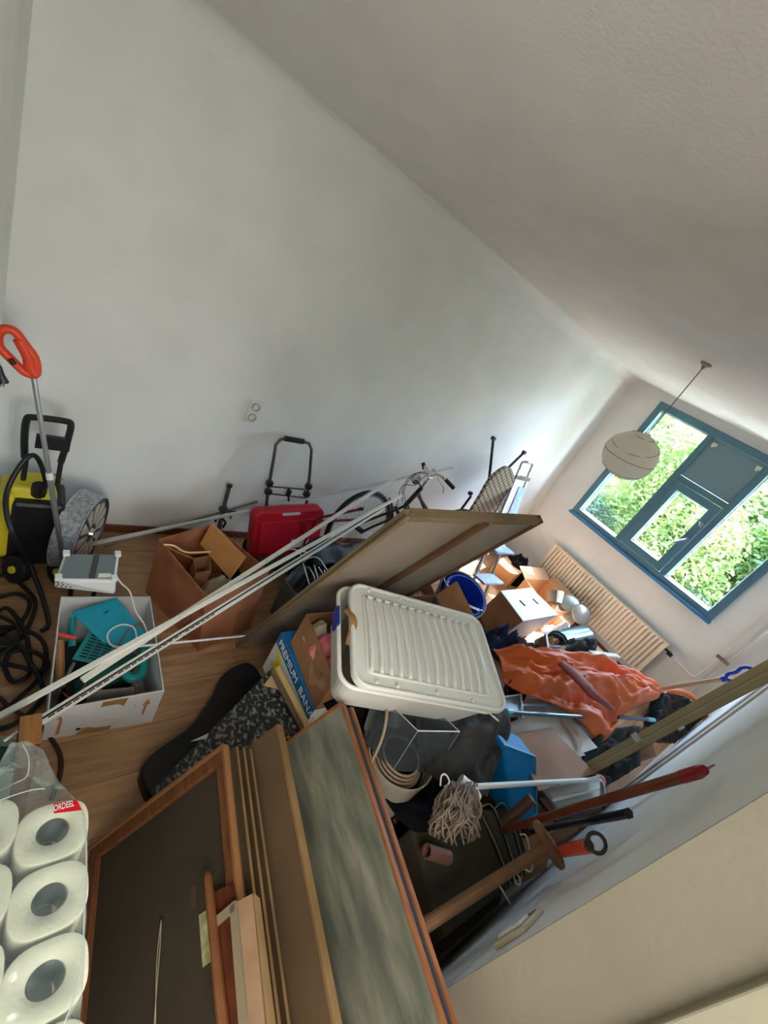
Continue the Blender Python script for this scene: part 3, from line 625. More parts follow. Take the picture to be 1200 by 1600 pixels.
tag(put('black_bag_roll', crumple((-1.8, 1.1, .2), .1, .1, 8, .6), black_cl, smooth=True), 'black bundle beside the tan board in the large carton', 'bundle')
# ------------------------------------------------------------------ rails lying over everything
rails = []
def rail(p0, p1, w, h, label, slots=False, m=rail_m, gliders=(), group=None):
    p0 = Vector(p0); p1 = Vector(p1); d = (p1-p0).normalized(); s = d.cross(Vector((0, 0, 1))).normalized(); u = s.cross(d)
    t = thing('curtain_rail', tuple(p0), label, 'curtain rail', group)
    put('profile', MB().slab(p0-s*w/2, p1-p0, s*w, u*-h), m, t, bevel=.001)
    if slots:
        put('track_slot', MB().slab(p0-s*w*.12+u*.0002, (p1-p0), s*w*.22, u*.0012), rail_slot, t)
        hz = MB(); n = 26
        for i in range(n):
            a = p0+(p1-p0)*(.02+i*.012); hz.slab(a+s*w*.18+u*.0002, d*.02, s*w*.15, u*.001)
        put('punched_holes', hz, rail_slot, t, kind='stuff')
    for g in gliders:
        a = p0+(p1-p0)*g
        put('glider', MB().tube([a+s*w*.5, a+s*w*.5+u*.014-d*.004, a+s*w*.5+u*.018, a+s*w*.5+u*.014+d*.006, a+s*w*.5+d*.006], .0025, 6), white_p, t)
    return t
rail(az(-40, 1139, .345), ax(628, 773, -1.95), .020, .012, 'middle white curtain rail running from the floor heap up to the bicycle wheel', gliders=(.28, .42, .6))
rail(az(128, 1062, .40), ax(640, 731, -2.33), .024, .010, 'uppermost white curtain rail ending high beside the bicycle handlebar', gliders=(.35, .5, .7))
rail(az(50, 1133, .34), ax(600, 792, -1.9), .030, .012, 'lowest white curtain rail with a dark slot and punched holes', slots=True, gliders=(.12, .25, .45))
rail(az(145, 848, .10), ax(708, 730, -2.38), .024, .012, 'long thin pale curtain rail leaning low along the left wall behind the red case', m=mat('rail_grey', (196, 198, 194), .4), gliders=(.1, .25, .5, .7))
rod('brown_batten', az(162, 855, .02), ax(402, 784, -2.36), .011, mat('grey_brown_wood', (112, 96, 80), .6), 'grey-brown wooden batten lying below the thin rail at the left wall', 'batten', n=4)
rod('thin_white_rod', az(205, 1011, .33), az(391, 993, .1), .0055, white_p, 'thin round white rod reaching from the white box to the leaning panel', 'rod', n=8)
# telescopic dark pole near the wall
tpl = thing('clamp_pole', tuple(az(346, 850, 0)), 'dark grey folding umbrella-like pole with clamps against the left wall', 'pole')
a, b = ax(342, 822, -2.3), ax(359, 757, -2.36)
put('shaft', MB().tube([az(338, 845, .02), a.lerp(b, .4)], .016, 10), dull_steel, tpl); put('sleeve', MB().tube([a.lerp(b, .35), b], .014, 10), mat('slate_plastic', (58, 70, 74), .45), tpl)
put('end_cap', MB().tube([b.lerp(a, .05), b], .02, 10), black, tpl)
put('clamp', MB().box(a.lerp(b, .42), (.03, .05, .03)).tube([ax(350, 800, -2.3), ax(369, 799, -2.3)], .008).tube([ax(362, 799, -2.3), ax(360, 810, -2.3)], .008), mat('slate_plastic', (58, 70, 74), .45), tpl)
put('foot_ring', MB().tube(bez([ax(336, 815, -2.28), ax(342, 808, -2.28), ax(352, 816, -2.28), ax(348, 824, -2.28)], 6), .008), black, tpl)
# ------------------------------------------------------------------ luggage trolley
lg = thing('luggage_trolley', (-2.25, 1.5, 0), 'folding luggage trolley with a black foam grip leaning on the left wall', 'trolley')
U = [ax(*p) for p in ((415, 800, -2.27), (419, 765, -2.29), (428, 715, -2.34), (431, 695, -2.36), (438, 687, -2.37), (445, 685, -2.37), (474, 690, -2.37), (483, 693, -2.37), (487, 702, -2.36), (484, 740, -2.33), (479, 785, -2.28), (476, 800, -2.27))]
bronze = mat('bronze_tube', (104, 92, 84), .35, .8)
put('handle_tube', MB().tube(U, .011, 10), bronze, lg, smooth=True)
put('foam_grip', MB().tube([U[5], U[6]], .019, 12), black, lg)
for p, q in (((421, 760, -2.3), (480, 765, -2.29)), ((419, 771, -2.29), (478, 778, -2.28))): put('cross_bar', MB().tube([ax(*p), ax(*q)], .006, 8), bronze, lg)
for px, py in ((421, 755), (419, 768), (482, 760), (479, 772)): put('bracket', MB().box(ax(px, py, -2.295), (.035, .045, .035)), black, lg, bevel=.004)
put('latch', MB().box(ax(451, 770, -2.28), (.02, .03, .04)).tube([ax(451, 763, -2.28), ax(451, 785, -2.28)], .008), black, lg)
for x0 in (415, 476):
    a = ax(x0, 800, -2.27); put('lower_tube', MB().tube([a, (a.x+.06, a.y+(.0), .08)], .013, 10), bronze, lg)
a = ax(415, 800, -2.27); b = ax(476, 800, -2.27)
put('base_plate', MB().span((-2.2, a.y-.02, .06), (-2.0, b.y+.02, .072)), black, lg)
for yy in (a.y-.05, b.y+.03): put('wheel', MB().lathe([(0, 0), (.06, 0), (.065, .005), (.065, .022), (.06, .027), (0, .027)], (-2.24, yy, .066), (0, 1, 0), 20), rubber, lg)
# red case
rc = thing('red_case', tuple(az(440, 870, 0)), 'red moulded plastic carrying case standing on its edge in front of the trolley', 'case')
c0, c1, c2, c3 = ax(395, 868, -2.06), ax(497, 856, -2.06), ax(491, 787, -2.12), ax(395, 800, -2.12)
u = (c1-c0); v = (c3-c0); un = u.normalized(); nn = u.cross(v).normalized(); nn = nn if nn.x > 0 else -nn
def rr(cen, w, h, r, uu, vv, n=6):
    out = []
    for sx, sy, g0 in ((1, 1, 0), (-1, 1, PI/2), (-1, -1, PI), (1, -1, 3*PI/2)):
        for i in range(n+1):
            g = g0+PI/2*i/n; out.append(cen+uu*(sx*(w/2-r)+r*math.cos(g))+vv*(sy*(h/2-r)+r*math.sin(g)))
    return out
W = u.length; Hh = v.length; vn = (v-un*v.dot(un)).normalized(); cen = (c0+c1+c2+c3)/4
H2 = cen.z/max(vn.z, .3)*1.0
Hh = max(Hh, .3)
cen = cen + vn*0
put('shell', MB().prism(rr(cen-nn*.05, W*1.02, Hh*1.05, .05, un, vn), nn*.05), red_p, rc, bevel=.012)
put('shell', MB().prism(rr(cen+nn*.003, W*1.02, Hh*1.05, .05, un, vn), nn*.045), red_p, rc, bevel=.012)
put('raised_panel', MB().prism(rr(cen+nn*.045-vn*Hh*.05, W*.84, Hh*.72, .03, un, vn), nn*.012), red_p, rc, bevel=.006)
put('handle_slot', MB().prism(rr(cen+nn*.048+vn*Hh*.455, W*.26, .02, .009, un, vn), nn*.001), mat('light_gap', (190, 190, 196), .7), rc)
put('label_sticker', MB().slab(cen+nn*.058+un*W*.05-vn*Hh*.33, un*W*.26, vn*Hh*.2, nn*.001), paper, rc)
put('arch_mark', MB().tube([cen+nn*.057+un*(W*.16+.035*math.cos(g))+vn*(.0+.035*math.sin(g)) for g in [PI*i/12 for i in range(13)]], .002, 5), red_p, rc)
for su in (-.36, .36): put('latch', MB().lathe([(.012, 0), (.01, .006), (0, .008)], cen+nn*.046+un*W*su+vn*Hh*.44, nn, 12), red_p, rc)
for zz in (-.25, .2): put('side_clip', MB().box(cen-un*W*.5+vn*Hh*zz+nn*.0, (.03, .02, .03)), grey_p, rc)
# ------------------------------------------------------------------ grey crate with hangers
gq = Z([(444, 905, .3), (520, 838, .3), (560, 880, .3), (466, 935, .3)])
open_box('grey_crate', gq, .3, 0, grey_p, 'dark grey plastic crate holding wire clothes hangers beside the red case', cat='crate', t=.006, flare=.06)
rg = random.Random(9)
dw = mat('navy_folder', (24, 34, 50), .6)
cx = sum(gq, Vector())/4
for i, (px, py) in enumerate(((478, 905), (487, 900), (496, 893), (506, 886))):
    o = az(px, py, .30)-Vector((0, 0, .22)); tag(put('file_folder', MB().slab(o, (.16, -.01, 0), (.01, .0, .22), (0, .012, 0)), dw if i % 2 else black), ['black folder at the front of the grey crate', 'navy folder second from the front in the grey crate', 'black folder third from the front in the grey crate', 'navy folder at the back of the grey crate'][i], 'folder')
for i, (px, py) in enumerate(((452, 868), (470, 872), (486, 880))):
    c = az(px, py, .42); r_ = .055
    hk = [c+Vector((-.0, -.05, .03)), c+Vector((.02, -.03, .07)), c+Vector((.02, .02, .06)), c+Vector((.03, .09, .0)), c+Vector((.12, .17, -.08)), c+Vector((.2, .12, -.1)), c+Vector((.05, .08, -.01))]
    tag(put('wire_hanger', MB().tube(bez(hk, 6), .0035, 6), white_p, smooth=True), ['white hanger nearest the red case, hook upwards', 'white hanger in the middle of the grey crate', 'white hanger furthest from the red case in the grey crate'][i], 'hanger')
bgm = coons(Z([(452, 868, .4), (478, 850, .5), (500, 838, .5), (530, 852, .45), (562, 846, .4)]), Z([(462, 872, .38), (490, 885, .4), (520, 880, .38), (545, 880, .35), (560, 862, .33)]), Z([(452, 868, .4), (462, 872, .38)]), Z([(562, 846, .4), (560, 862, .33)]), 40, 14, lambda a, b, p: Vector((0, 0, .03*math.sin(b*PI)+.02*noise.noise(p*14))))
tag(put('black_bag', bgm, mat('black_leather', (15, 15, 16), .6, spec=.25), smooth=True, thick=.01), 'black leather bag lying over the hangers in front of the red case', 'bag')
dk = coons(Z([(500, 850, .35), (520, 838, .36), (545, 836, .36), (568, 850, .33)]), Z([(505, 872, .3), (525, 880, .3), (545, 872, .3), (568, 850, .3)]), Z([(500, 850, .35), (505, 872, .3)]), Z([(568, 850, .33), (568, 850, .3)]), 16, 8)
LIDQ = [(-0.9729, 1.0871, 0.9801), (-0.7154, 1.6948, 0.9843), (-0.3186, 1.5271, 0.9236), (-0.5761, 0.9194, 0.9193)]
LIDS = (.66, .435)
# ================================================================== BICYCLE
bk = thing('bicycle', (-2.2, 2.3, 0), 'old black bicycle with swept handlebar leaning against the left wall', 'bicycle')
blk = mat('bike_enamel', (28, 26, 26), .3)
wc = Vector((-2.17, 2.17, .36)); WR = .345; wn_ = Vector((.97, .12, .2)).normalized()
wx_ = Vector((0, 1, 0)); wx_ = (wx_-wn_*wx_.dot(wn_)).normalized(); wy_ = wn_.cross(wx_); wy_ = wy_ if wy_.z > 0 else -wy_
cir = lambda R, n=64, o=0: [wc+wn_*o+(wx_*math.cos(g)+wy_*math.sin(g))*R for g in [2*PI*i/n for i in range(n)]]
fw = put('front_wheel', MB().tube(cir(WR-.018), .019, 10, closed=True), rubber, bk, smooth=True)
put('rim', MB().tube(cir(WR-.04), .010, 8, closed=True), dull_steel, fw, smooth=True)
sp = MB()
for i in range(36):
    g = 2*PI*i/36; g2 = g+(.35 if i % 2 else -.35); h = .025 if i % 4 < 2 else -.025
    sp.tube([wc+wn_*h+(wx_*math.cos(g2)+wy_*math.sin(g2))*.025, wc+(wx_*math.cos(g)+wy_*math.sin(g))*(WR-.04)], .0012, 4)
put('spokes', sp, dull_steel, fw, kind='stuff')
put('hub', MB().tube([wc-wn_*.045, wc+wn_*.045], .022, 12).tube([wc-wn_*.06, wc+wn_*.06], .008, 8), blk, fw)
crown = ax(624, 800, -2.1); head_lo = ax(633, 790, -2.1); head_hi = ax(659, 762, -2.12); stem = ax(672, 744, -2.12)
for sg in (-1, 1):
    e = wc+wn_*.05*sg
    put('fork_blade', MB().tube(bez([e, e.lerp(crown+wn_*.04*sg, .3)+Vector((0, -.03, -.01)), e.lerp(crown+wn_*.04*sg, .6)+Vector((0, -.01, 0)), crown+wn_*.04*sg, head_lo], 6), .011, 8), blk, bk, smooth=True)
put('head_tube', MB().tube([head_lo, head_hi], .019, 12), blk, bk)
put('stem', MB().tube([head_hi, stem], .013, 10).tube([stem-Vector((0, .02, 0)), stem+Vector((0, .02, .005))], .02, 10), chrome, bk)
put('front_mudguard', MB().tube([wc+(wx_*math.cos(g)+wy_*math.sin(g))*(WR+.02) for g in [PI*(.28-.34*i/14) for i in range(15)]], .026, 8, flat=.35), blk, bk)
put('frame_tube', MB().tube([ax(654, 771, -2.12), ax(670, 812, -2.1), Vector((-2.08, 2.9, .35))], .014, 10), blk, bk)
put('frame_tube', MB().tube([ax(636, 786, -2.11), ax(642, 812, -2.1), Vector((-2.05, 2.75, .3))], .014, 10), blk, bk)
bb2 = Vector((-2.06, 2.95, .3)); rw = Vector((-2.15, 3.28, .345))
put('seat_tube', MB().tube([bb2, Vector((-2.12, 3.1, .5))], .014, 10), blk, bk); put('chain_stay', MB().tube([bb2, rw], .009, 8), blk, bk)
put('top_tube', MB().tube([head_hi.lerp(head_lo, .3), Vector((-2.11, 3.06, .46))], .013, 10), blk, bk); put('down_tube', MB().tube([head_lo, bb2], .014, 10), blk, bk)
put('saddle', MB().hexa([(-2.2, 3.0, .60), (-2.06, 3.0, .60), (-2.02, 3.22, .60), (-2.22, 3.22, .60)], [(-2.16, 2.96, .63), (-2.10, 2.96, .63), (-2.03, 3.22, .65), (-2.2, 3.22, .65)]), black, bk, bevel=.015); put('seat_post', MB().tube([Vector((-2.12, 3.1, .49)), Vector((-2.125, 3.12, .61))], .012, 10), chrome, bk)
rwm = MB().tube([rw+Vector((0, math.cos(g)*WR, math.sin(g)*WR)) for g in [2*PI*i/48 for i in range(48)]], .018, 8, closed=True)
put('rear_wheel', rwm, rubber, bk, smooth=True)
hbL = [stem, ax(682, 741, -2.1), ax(690, 744, -2.06), ax(697, 751, -2.02)]
put('handlebar', MB().tube(bez([ax(664, 735, -2.3), ax(664, 729, -2.26), ax(668, 734, -2.2)]+hbL, 6), .011, 8), chrome, bk, smooth=True)
put('grip', MB().tube([ax(696, 749, -2.03), ax(709, 763, -1.97)], .017, 10), rubber, bk); put('grip', MB().tube([ax(663, 733, -2.29), ax(661, 723, -2.32)], .016, 10), rubber, bk)
put('brake_lever', MB().tube(bez([ax(684, 745, -2.06), ax(688, 754, -2.04), ax(693, 762, -2.02), ax(692, 771, -2.02)], 5), .005, 6), chrome, bk)
hl = put('headlamp', MB().lathe([(0, -.05), (.025, -.045), (.038, -.02), (.042, .0), (.0, .008)], ax(650, 749, -2.12), (.3, -.8, .1), 20), chrome, bk, smooth=True)
put('lamp_bracket', MB().tube([ax(652, 753, -2.12), ax(658, 760, -2.12)], .006), blk, bk)
for i, pts in enumerate(([(668, 738), (655, 738), (640, 745), (629, 765), (629, 785)], [(668, 740), (650, 740), (636, 755), (631, 772), (637, 790)], [(670, 740), (660, 747), (648, 758), (628, 760), (620, 790)])):
    put('brake_cable', MB().tube(bez([ax(p[0], p[1], -2.1+.01*i) for p in pts], 6), .003, 5), blk, bk, smooth=True)
put('bell', MB().lathe([(.02, 0), (.018, .012), (0, .018)], ax(676, 737, -2.1)+Vector((0, 0, .01)), (0, 0, 1), 14), chrome, bk)
put('dynamo', MB().tube([ax(618, 793, -2.08), ax(623, 803, -2.08)], .016, 10), blk, bk)
# red tubular frame
rf = thing('red_tube_frame', (-2.0, 2.1, 0), 'dark red tubular stand with black end caps in front of the bicycle wheel', 'stand')
for a, b in (((494, 810), (566, 795)), ((494, 815), (560, 812)), ((520, 868), (640, 880)), ((521, 862), (560, 866))):
    put('bar', MB().tube([ax(a[0], a[1], -2.02), ax(b[0], b[1], -2.0)], .010, 8), mat('maroon_enamel', (124, 20, 38), .35), rf)
for a, b in (((560, 796), (567, 795)), ((555, 812), (561, 812))): put('end_cap', MB().tube([ax(a[0], a[1], -2.0), ax(b[0], b[1], -2.0)], .013, 8), black, rf)
lo = ax(494, 812, -2.02); put('leg', MB().tube([lo, (lo.x, lo.y, .0)], .010, 8), mat('maroon_enamel', (124, 20, 38), .35), rf)
rod('white_tube', ax(545, 881, -1.9), ax(582, 882, -1.9), .012, white_p, 'short white plastic tube under the black bag near the bicycle wheel', 'tube')
rod('grey_tube', ax(515, 850, -1.95), ax(562, 868, -1.9), .007, alu, 'thin silver tube on the floor in front of the bicycle wheel', 'tube')
# ================================================================== IRONING BOARD
ib_ = thing('ironing_board', (-2.1, 3.6, 0), 'ironing board with a checked cover standing upright against the left wall', 'ironing board')
cm = bpy.data.materials.new('checked_cover'); cm.use_nodes = True; nt = cm.node_tree; N = nt.nodes; L = nt.links
tcn = N.new('ShaderNodeTexCoord')
def dotv(v):
    d = N.new('ShaderNodeVectorMath'); d.operation = 'DOT_PRODUCT'; d.inputs[1].default_value = v; L.new(tcn.outputs['Object'], d.inputs[0]); return d.outputs['Value']
def band(sock, f):
    m1 = N.new('ShaderNodeMath'); m1.operation = 'MULTIPLY'; m1.inputs[1].default_value = f; L.new(sock, m1.inputs[0])
    m2 = N.new('ShaderNodeMath'); m2.operation = 'FRACT'; L.new(m1.outputs[0], m2.inputs[0])
    m3 = N.new('ShaderNodeMath'); m3.operation = 'LESS_THAN'; m3.inputs[1].default_value = .22; L.new(m2.outputs[0], m3.inputs[0]); return m3.outputs[0]
mxm = N.new('ShaderNodeMath'); mxm.operation = 'MAXIMUM'; L.new(band(dotv((0, .5, .86)), 22), mxm.inputs[0]); L.new(band(dotv((0, -.86, .5)), 22), mxm.inputs[1])
mc_ = N.new('ShaderNodeMix'); mc_.data_type = 'RGBA'; mc_.inputs[6].default_value = lin((178, 166, 142)); mc_.inputs[7].default_value = lin((84, 78, 72))
L.new(mxm.outputs[0], mc_.inputs[0]); L.new(mc_.outputs[2], N['Principled BSDF'].inputs['Base Color']); N['Principled BSDF'].inputs['Roughness'].default_value = .85
xi = -2.2
o = [ax(px, py, xi) for px, py in ((766, 731), (757, 740), (750, 752), (743, 767), (733, 785), (720, 808), (700, 850), (735, 900), (772, 815), (779, 795), (788, 770), (793, 760), (794, 735), (790, 724), (781, 721), (773, 725))]
put('cover', MB().prism([Vector((xi+.05*(p.z), p.y, max(p.z, .12))) for p in o], (.035, 0, .0)), cm, ib_, bevel=.01)
dark_tube = mat('dark_tube', (58, 50, 46), .4, .3)
for a, b in (((771, 684), (763, 760)), ((820, 706), (791, 734)), ((736, 775), (706, 816)), ((706, 816), (690, 840))):
    put('leg_tube', MB().tube([ax(a[0], a[1], -2.24), ax(b[0], b[1], -2.22)], .013, 10), dark_tube, ib_)
for a in ((771, 685), (819, 707), (735, 771)): put('foot_cap', MB().box(ax(a[0], a[1], -2.235), (.034, .04, .034)), black, ib_, bevel=.006)
put('rest_leg', MB().span((-2.22, 3.5, 0), (-2.19, 3.53, .2)), dark_tube, ib_)
# ================================================================== STEPLADDER
ld = thing('stepladder', (-1.95, 3.9, 0), 'aluminium stepladder with wide blue-white treads leaning in the far left corner', 'ladder')
tl, trr = ax(817, 722, -2.22), ax(831, 725, -2.22)
bl_ = az(704, 955, .02); br_ = az(757, 935, .02)
# side rails: straight from the feet to the hoop
L0 = az(712, 925, .02); R0 = az(742, 938, .02)
Lt = ax(812, 733, -2.2); Rt = ax(828, 737, -2.2)
Lb = az(724, 945, 0); Rb = az(753, 943, 0)
d_ = Rt-Lt
for a, b in ((Lb, Lt), (Rb, Rt)): put('side_rail', MB().slab(a-Vector((.012, .012, 0)), (.024, 0, 0), (0, .03, 0), b-a), alu, ld, bevel=.003)
put('top_hoop', MB().tube(bez([Lt, Lt.lerp(Lb, -.05), Lt.lerp(Rt, .3)+Vector((-.01, 0, .085)), Lt.lerp(Rt, .7)+Vector((-.01, 0, .085)), Rt.lerp(Rb, -.05), Rt], 6), .013, 10), alu, ld, smooth=True)
tread = mat('blue_tread', (160, 180, 214), .5, rgb2=(130, 160, 204), scale=25)
for f in (.2, .42):
    a, b = Lb.lerp(Lt, f), Rb.lerp(Rt, f); put('tread', MB().slab(a+Vector((-.02, -.02, 0)), b-a+Vector((0, .04, 0)), (.15, 0, .02), (0, 0, .025)), tread, ld, bevel=.003)
a, b = Lb.lerp(Lt, .9), Rb.lerp(Rt, .9); c_, d2 = a.lerp(b, .2), a.lerp(b, .85); put('platform_flap', MB().slab(c_+Vector((.03, .02, -.02)), d2-c_, (Lb-Lt)*.22, (.014, 0, 0)), tread, ld, bevel=.003)
a, b = Lb.lerp(Lt, .93), Rb.lerp(Rt, .93); put('hinge_plate', MB().slab(a+Vector((0, -.04, 0)), b-a+Vector((0, .05, 0)), (.02, 0, 0), (0, 0, .04)), dull_steel, ld)
for s0, s1 in ((Lb, Lt), (Rb, Rt)):
    put('rear_leg', MB().tube([s0.lerp(s1, .9), Vector((s0.x-.38, s0.y+.22, 0.0))], .012, 8), alu, ld)
# ================================================================== LEANING PANEL
pn_ = thing('leaning_panel', tuple(az(368, 1014, 0)), 'large pale wooden panel with battens leaning up over the middle of the pile', 'panel')
A = az(368, 1014, .0); up = Vector((.41, -.08, .91)).normalized(); ac = Vector((.02, .99, .08)); ac = (ac-up*ac.dot(up)).normalized()
Lp, Wp = 1.63, .76
pn_n = up.cross(ac).normalized(); pn_n = pn_n if pn_n.x < 0 else -pn_n       # away from camera
grey_board = mat('greyed_board', (146, 134, 118), .75, rgb2=(126, 112, 96), scale=3, bump=.1, bscale=20)
edge_w = mat('worn_batten', (136, 118, 88), .65, rgb2=(112, 94, 66), scale=5)
edge_d = mat('rough_batten', (112, 76, 48), .7, rgb2=(92, 60, 36), scale=6)
cz = A+pn_n*.008
put('sheet', MB().slab(cz, up*Lp, ac*Wp, pn_n*.008), grey_board, pn_)
put('long_edge', MB().slab(A, up*Lp, ac*.024, pn_n*.03), edge_w, pn_, bevel=.002)
put('long_edge', MB().slab(A+ac*(Wp-.03), up*Lp, ac*.03, pn_n*.036), edge_d, pn_, bevel=.002)
put('end_edge', MB().slab(A+up*(Lp-.03)+ac*.028, up*.03, ac*(Wp-.058), pn_n*.036), edge_w, pn_, bevel=.002)
put('end_edge', MB().slab(A+ac*.028, up*.03, ac*(Wp-.058), pn_n*.036), edge_w, pn_, bevel=.002)
put('batten', MB().slab(A+ac*Wp*.5-pn_n*.012, up*Lp*.99, ac*.035, pn_n*.02), edge_d, pn_, bevel=.002)
# ================================================================== BANANA BOX, BROWN BOX
bn = thing('banana_box', (-1.0, 1.2, .2), 'white and blue fruit box printed PREMIUM BANANAS with a yellow bunch', 'box')
b0, b1 = az(440, 988, .48), az(490, 1111, .48); yb = (b0.y+b1.y)/2; bx0, bx1 = b0.x, b1.x
bw = mat('fruit_box_white', (214, 212, 204), .65); bbl = mat('fruit_box_blue', (20, 104, 160), .55)
put('carton', MB().span((bx0, yb, .22), (bx1, yb+.28, .48)), bw, bn, bevel=.003)
put('blue_top', MB().span((bx0+.002, yb+.002, .48), (bx1-.002, yb+.28, .484)), bbl, bn)
put('blue_band', MB().span((bx0+.004, yb-.003, .418), (bx1-.001, yb, .482)), bbl, bn)
t_ = text('lettering', 'PREMIUM  BANANAS', (bx0+.03, yb-.004, .432), (1, 0, 0), (0, 0, 1), .036, paper, bn, width=.5)
bun = mat('banana_yellow', (222, 196, 34), .6)
for i in range(4):
    cx = bx0+.045+i*.012; cc = Vector((cx, yb-.003, .36-.006*i)); 
    put('printed_banana', MB().tube(bez([cc+Vector((.01, 0, .045)), cc+Vector((.045, 0, .03)), cc+Vector((.06, 0, -.01)), cc+Vector((.05, 0, -.05))], 5), [.004]+[.011]*13+[.005]*2, 8, flat=.3) if 0 else MB().prism([cc+Vector((.045*math.cos(g)*1.0, 0, .055*math.sin(g))) for g in [PI*.55-PI*1.0*j/10 for j in range(11)]]+[cc+Vector((.028*math.cos(g)-.004, 0, .045*math.sin(g))) for g in [PI*.55-PI*1.0*(10-j)/10 for j in range(11)]], (0, -.001-.0004*i, 0)), bun, bn)
bs = thing('plain_carton', (bx0+.2, yb+.15, 0), 'plain closed brown carton underneath the fruit box', 'box')
put('carton_body', MB().span((bx0+.03, yb+.01, 0), (bx1+.02, yb+.27, .215)), card_dark, bs, bevel=.003); put('packing_tape', MB().span((bx0+.03, yb+.12, .215), (bx1, yb+.17, .217)), tape, bs)
t0, t1, t2 = az(479, 959, .68), az(523, 1064, .68), az(521, 948, .68)
w3 = Vector((0, .16, 0))
bq2 = [t0, t1, t1+w3, t0+w3]
cbx = open_box('brown_carton', [t0, t1, t1+w3, t0+w3], .68, .486, card, 'open brown carton with torn paper holding pink things, on top of the fruit box', t=.005)
put('flap', MB().slab(t0+w3+Vector((0, 0, 0)), t1-t0, (0, .07, -.05), (0, 0, .004)), card, cbx)
torn = mat('torn_paper', (128, 88, 58), .8, rgb2=(176, 136, 100), scale=14)
put('torn_patch', MB().prism([t0.lerp(t1, u)+Vector((0, -.0015, -v)) for u, v in ((.42, .06), (.55, .02), (.7, .07), (.93, .03), (.97, .1), (.8, .12), (.7, .17), (.55, .12))], (0, -.0015, 0)), torn, cbx)
tag(put('pink_toy', crumple(t0.lerp(t1, .45)+Vector((0, .05, -.06)), .06, .08, 5, .5, 14), pink, smooth=True), 'pink plastic thing poking out of the brown carton', 'toy')
tag(put('pink_toy', crumple(t0.lerp(t1, .75)+Vector((0, .06, -.07)), .06, .08, 6, .5, 14), pink, smooth=True), 'second pink thing, nearer the tub, in the brown carton', 'toy')
tag(put('white_wrap', crumple(t0.lerp(t1, .2)+Vector((.0, .06, -.08)), .06, .08, 7, .6, 14), mat('cream_cloth', (196, 180, 156), .85), smooth=True), 'crumpled cream wrapping in the brown carton beside the pink things', 'wrapping')
# ================================================================== STORAGE TUB
tb_ = thing('storage_tub', (-.62, 1.3, .55), 'large translucent white storage tub with ribbed lid and blue handle on the pile', 'storage tub')
import itertools
# lid pose
lo_ = [Vector(v) for v in LIDQ]
lc_ = sum(lo_, Vector())/4; lu = (lo_[1]-lo_[0]+lo_[2]-lo_[3]).normalized(); lv = (lo_[3]-lo_[0]+lo_[2]-lo_[1]); lv = (lv-lu*lv.dot(lu)).normalized(); ln = lu.cross(lv); 
if ln.z < 0: ln = -ln
LW, LH = LIDS
def lp(a, b, h=0): return lc_+lu*(a*LW/2)+lv*(b*LH/2)+ln*h
lid = put('lid', MB().prism(rr(lc_-ln*.018, LW*1.02, LH*1.04, .055, lu, lv), ln*.022), tub_m, tb_, bevel=.006)
# raised rim, inner raised field, ribs
def ring(w, h, r, z, rad, n=6): return MB().tube(rr(lc_+ln*z, w, h, r, lu, lv, n), rad, 8, closed=True)
put('lid_rim', ring(LW*1.0, LH*1.01, .055, .004, .0085), tub_m, lid, smooth=True)
put('lid_rim', MB().tube(rr(lc_+ln*.005, LW*.84, LH*.78, .02, lu, lv, 4), .006, 8, closed=True), tub_m, lid, smooth=True)
ribs = 14
for i in range(ribs):
    f = -.78+1.56*i/(ribs-1); bow = .05*(1 if i >= ribs//2 else .45)
    if abs(f) < .02: continue
    pts = [lp(f+ (bow*(1-t*t))-.02, t*.76, .006) for t in [-1+2*j/12 for j in range(13)]]
    put('rib', MB().tube(pts, .0085, 6, flat=1.1), tub_m, lid, smooth=True)
for a, b in ((-.75, -.93), (-.3, -.93), (.2, -.93), (.6, -.93), (-.75, .93), (-.5, .93), (0, .93), (.5, .93)):
    put('stud', MB().lathe([(.008, 0), (.006, .01), (0, .012)], lp(a, b, .004), ln, 10), tub_m, lid)
put('label_field', MB().slab(lp(.8, .35, .005), lu*LW*.07, lv*LH*.2, ln*.004), tub_m, lid, bevel=.002)
# tub body under the lid, shifted a little to the left end
sh = -lu*.035-lv*.0
bt = rr(lc_+sh-ln*.03, LW*1.0, LH*.98, .06, lu, lv); bm_ = rr(lc_+sh-ln*.20+lu*.0, LW*.88, LH*.84, .05, lu, lv)
mb = MB(); k = len(bt); ins = rr(lc_+sh-ln*.03, LW*.985, LH*.955, .06, lu, lv); 
mb.add(bt+bm_, [(i, (i+1) % k, k+(i+1) % k, k+i) for i in range(k)]+[tuple(range(k, 2*k))])
put('tub_wall', mb, tub_m, tb_, thick=.004)
put('tub_rim', MB().tube(rr(lc_+sh-ln*.028, LW*1.02, LH*1.0, .06, lu, lv), .009, 8, closed=True), tub_m, tb_, smooth=True)
hc = lc_+sh-lu*LW*.515-lv*LH*.12
put('blue_handle', MB().slab(hc-lv*.045-ln*.06, lv*.085, -lu*.012, ln*.055), navy, tb_, bevel=.004)
put('stored_cloth', MB().prism(rr(lc_+sh-ln*.19, LW*.8, LH*.75, .05, lu, lv), ln*.10), mat('tub_contents', (170, 160, 142), .9, rgb2=(140, 128, 110), scale=9), tb_)
put('wood_clip', MB().tube(bez([lp(-1.06, -.35, .0), lp(-.99, -.12, .01), lp(-1.0, .25, -.03)], 5), .016, 8, flat=.5), pine, tb_)
put('bail_wire', MB().tube(bez([lp(.78, 1.02, -.02), lp(.84, 1.1, -.02), lp(.92, 1.12, -.03), lp(.9, 1.02, -.04)], 5), .003, 6), white_p, tb_)
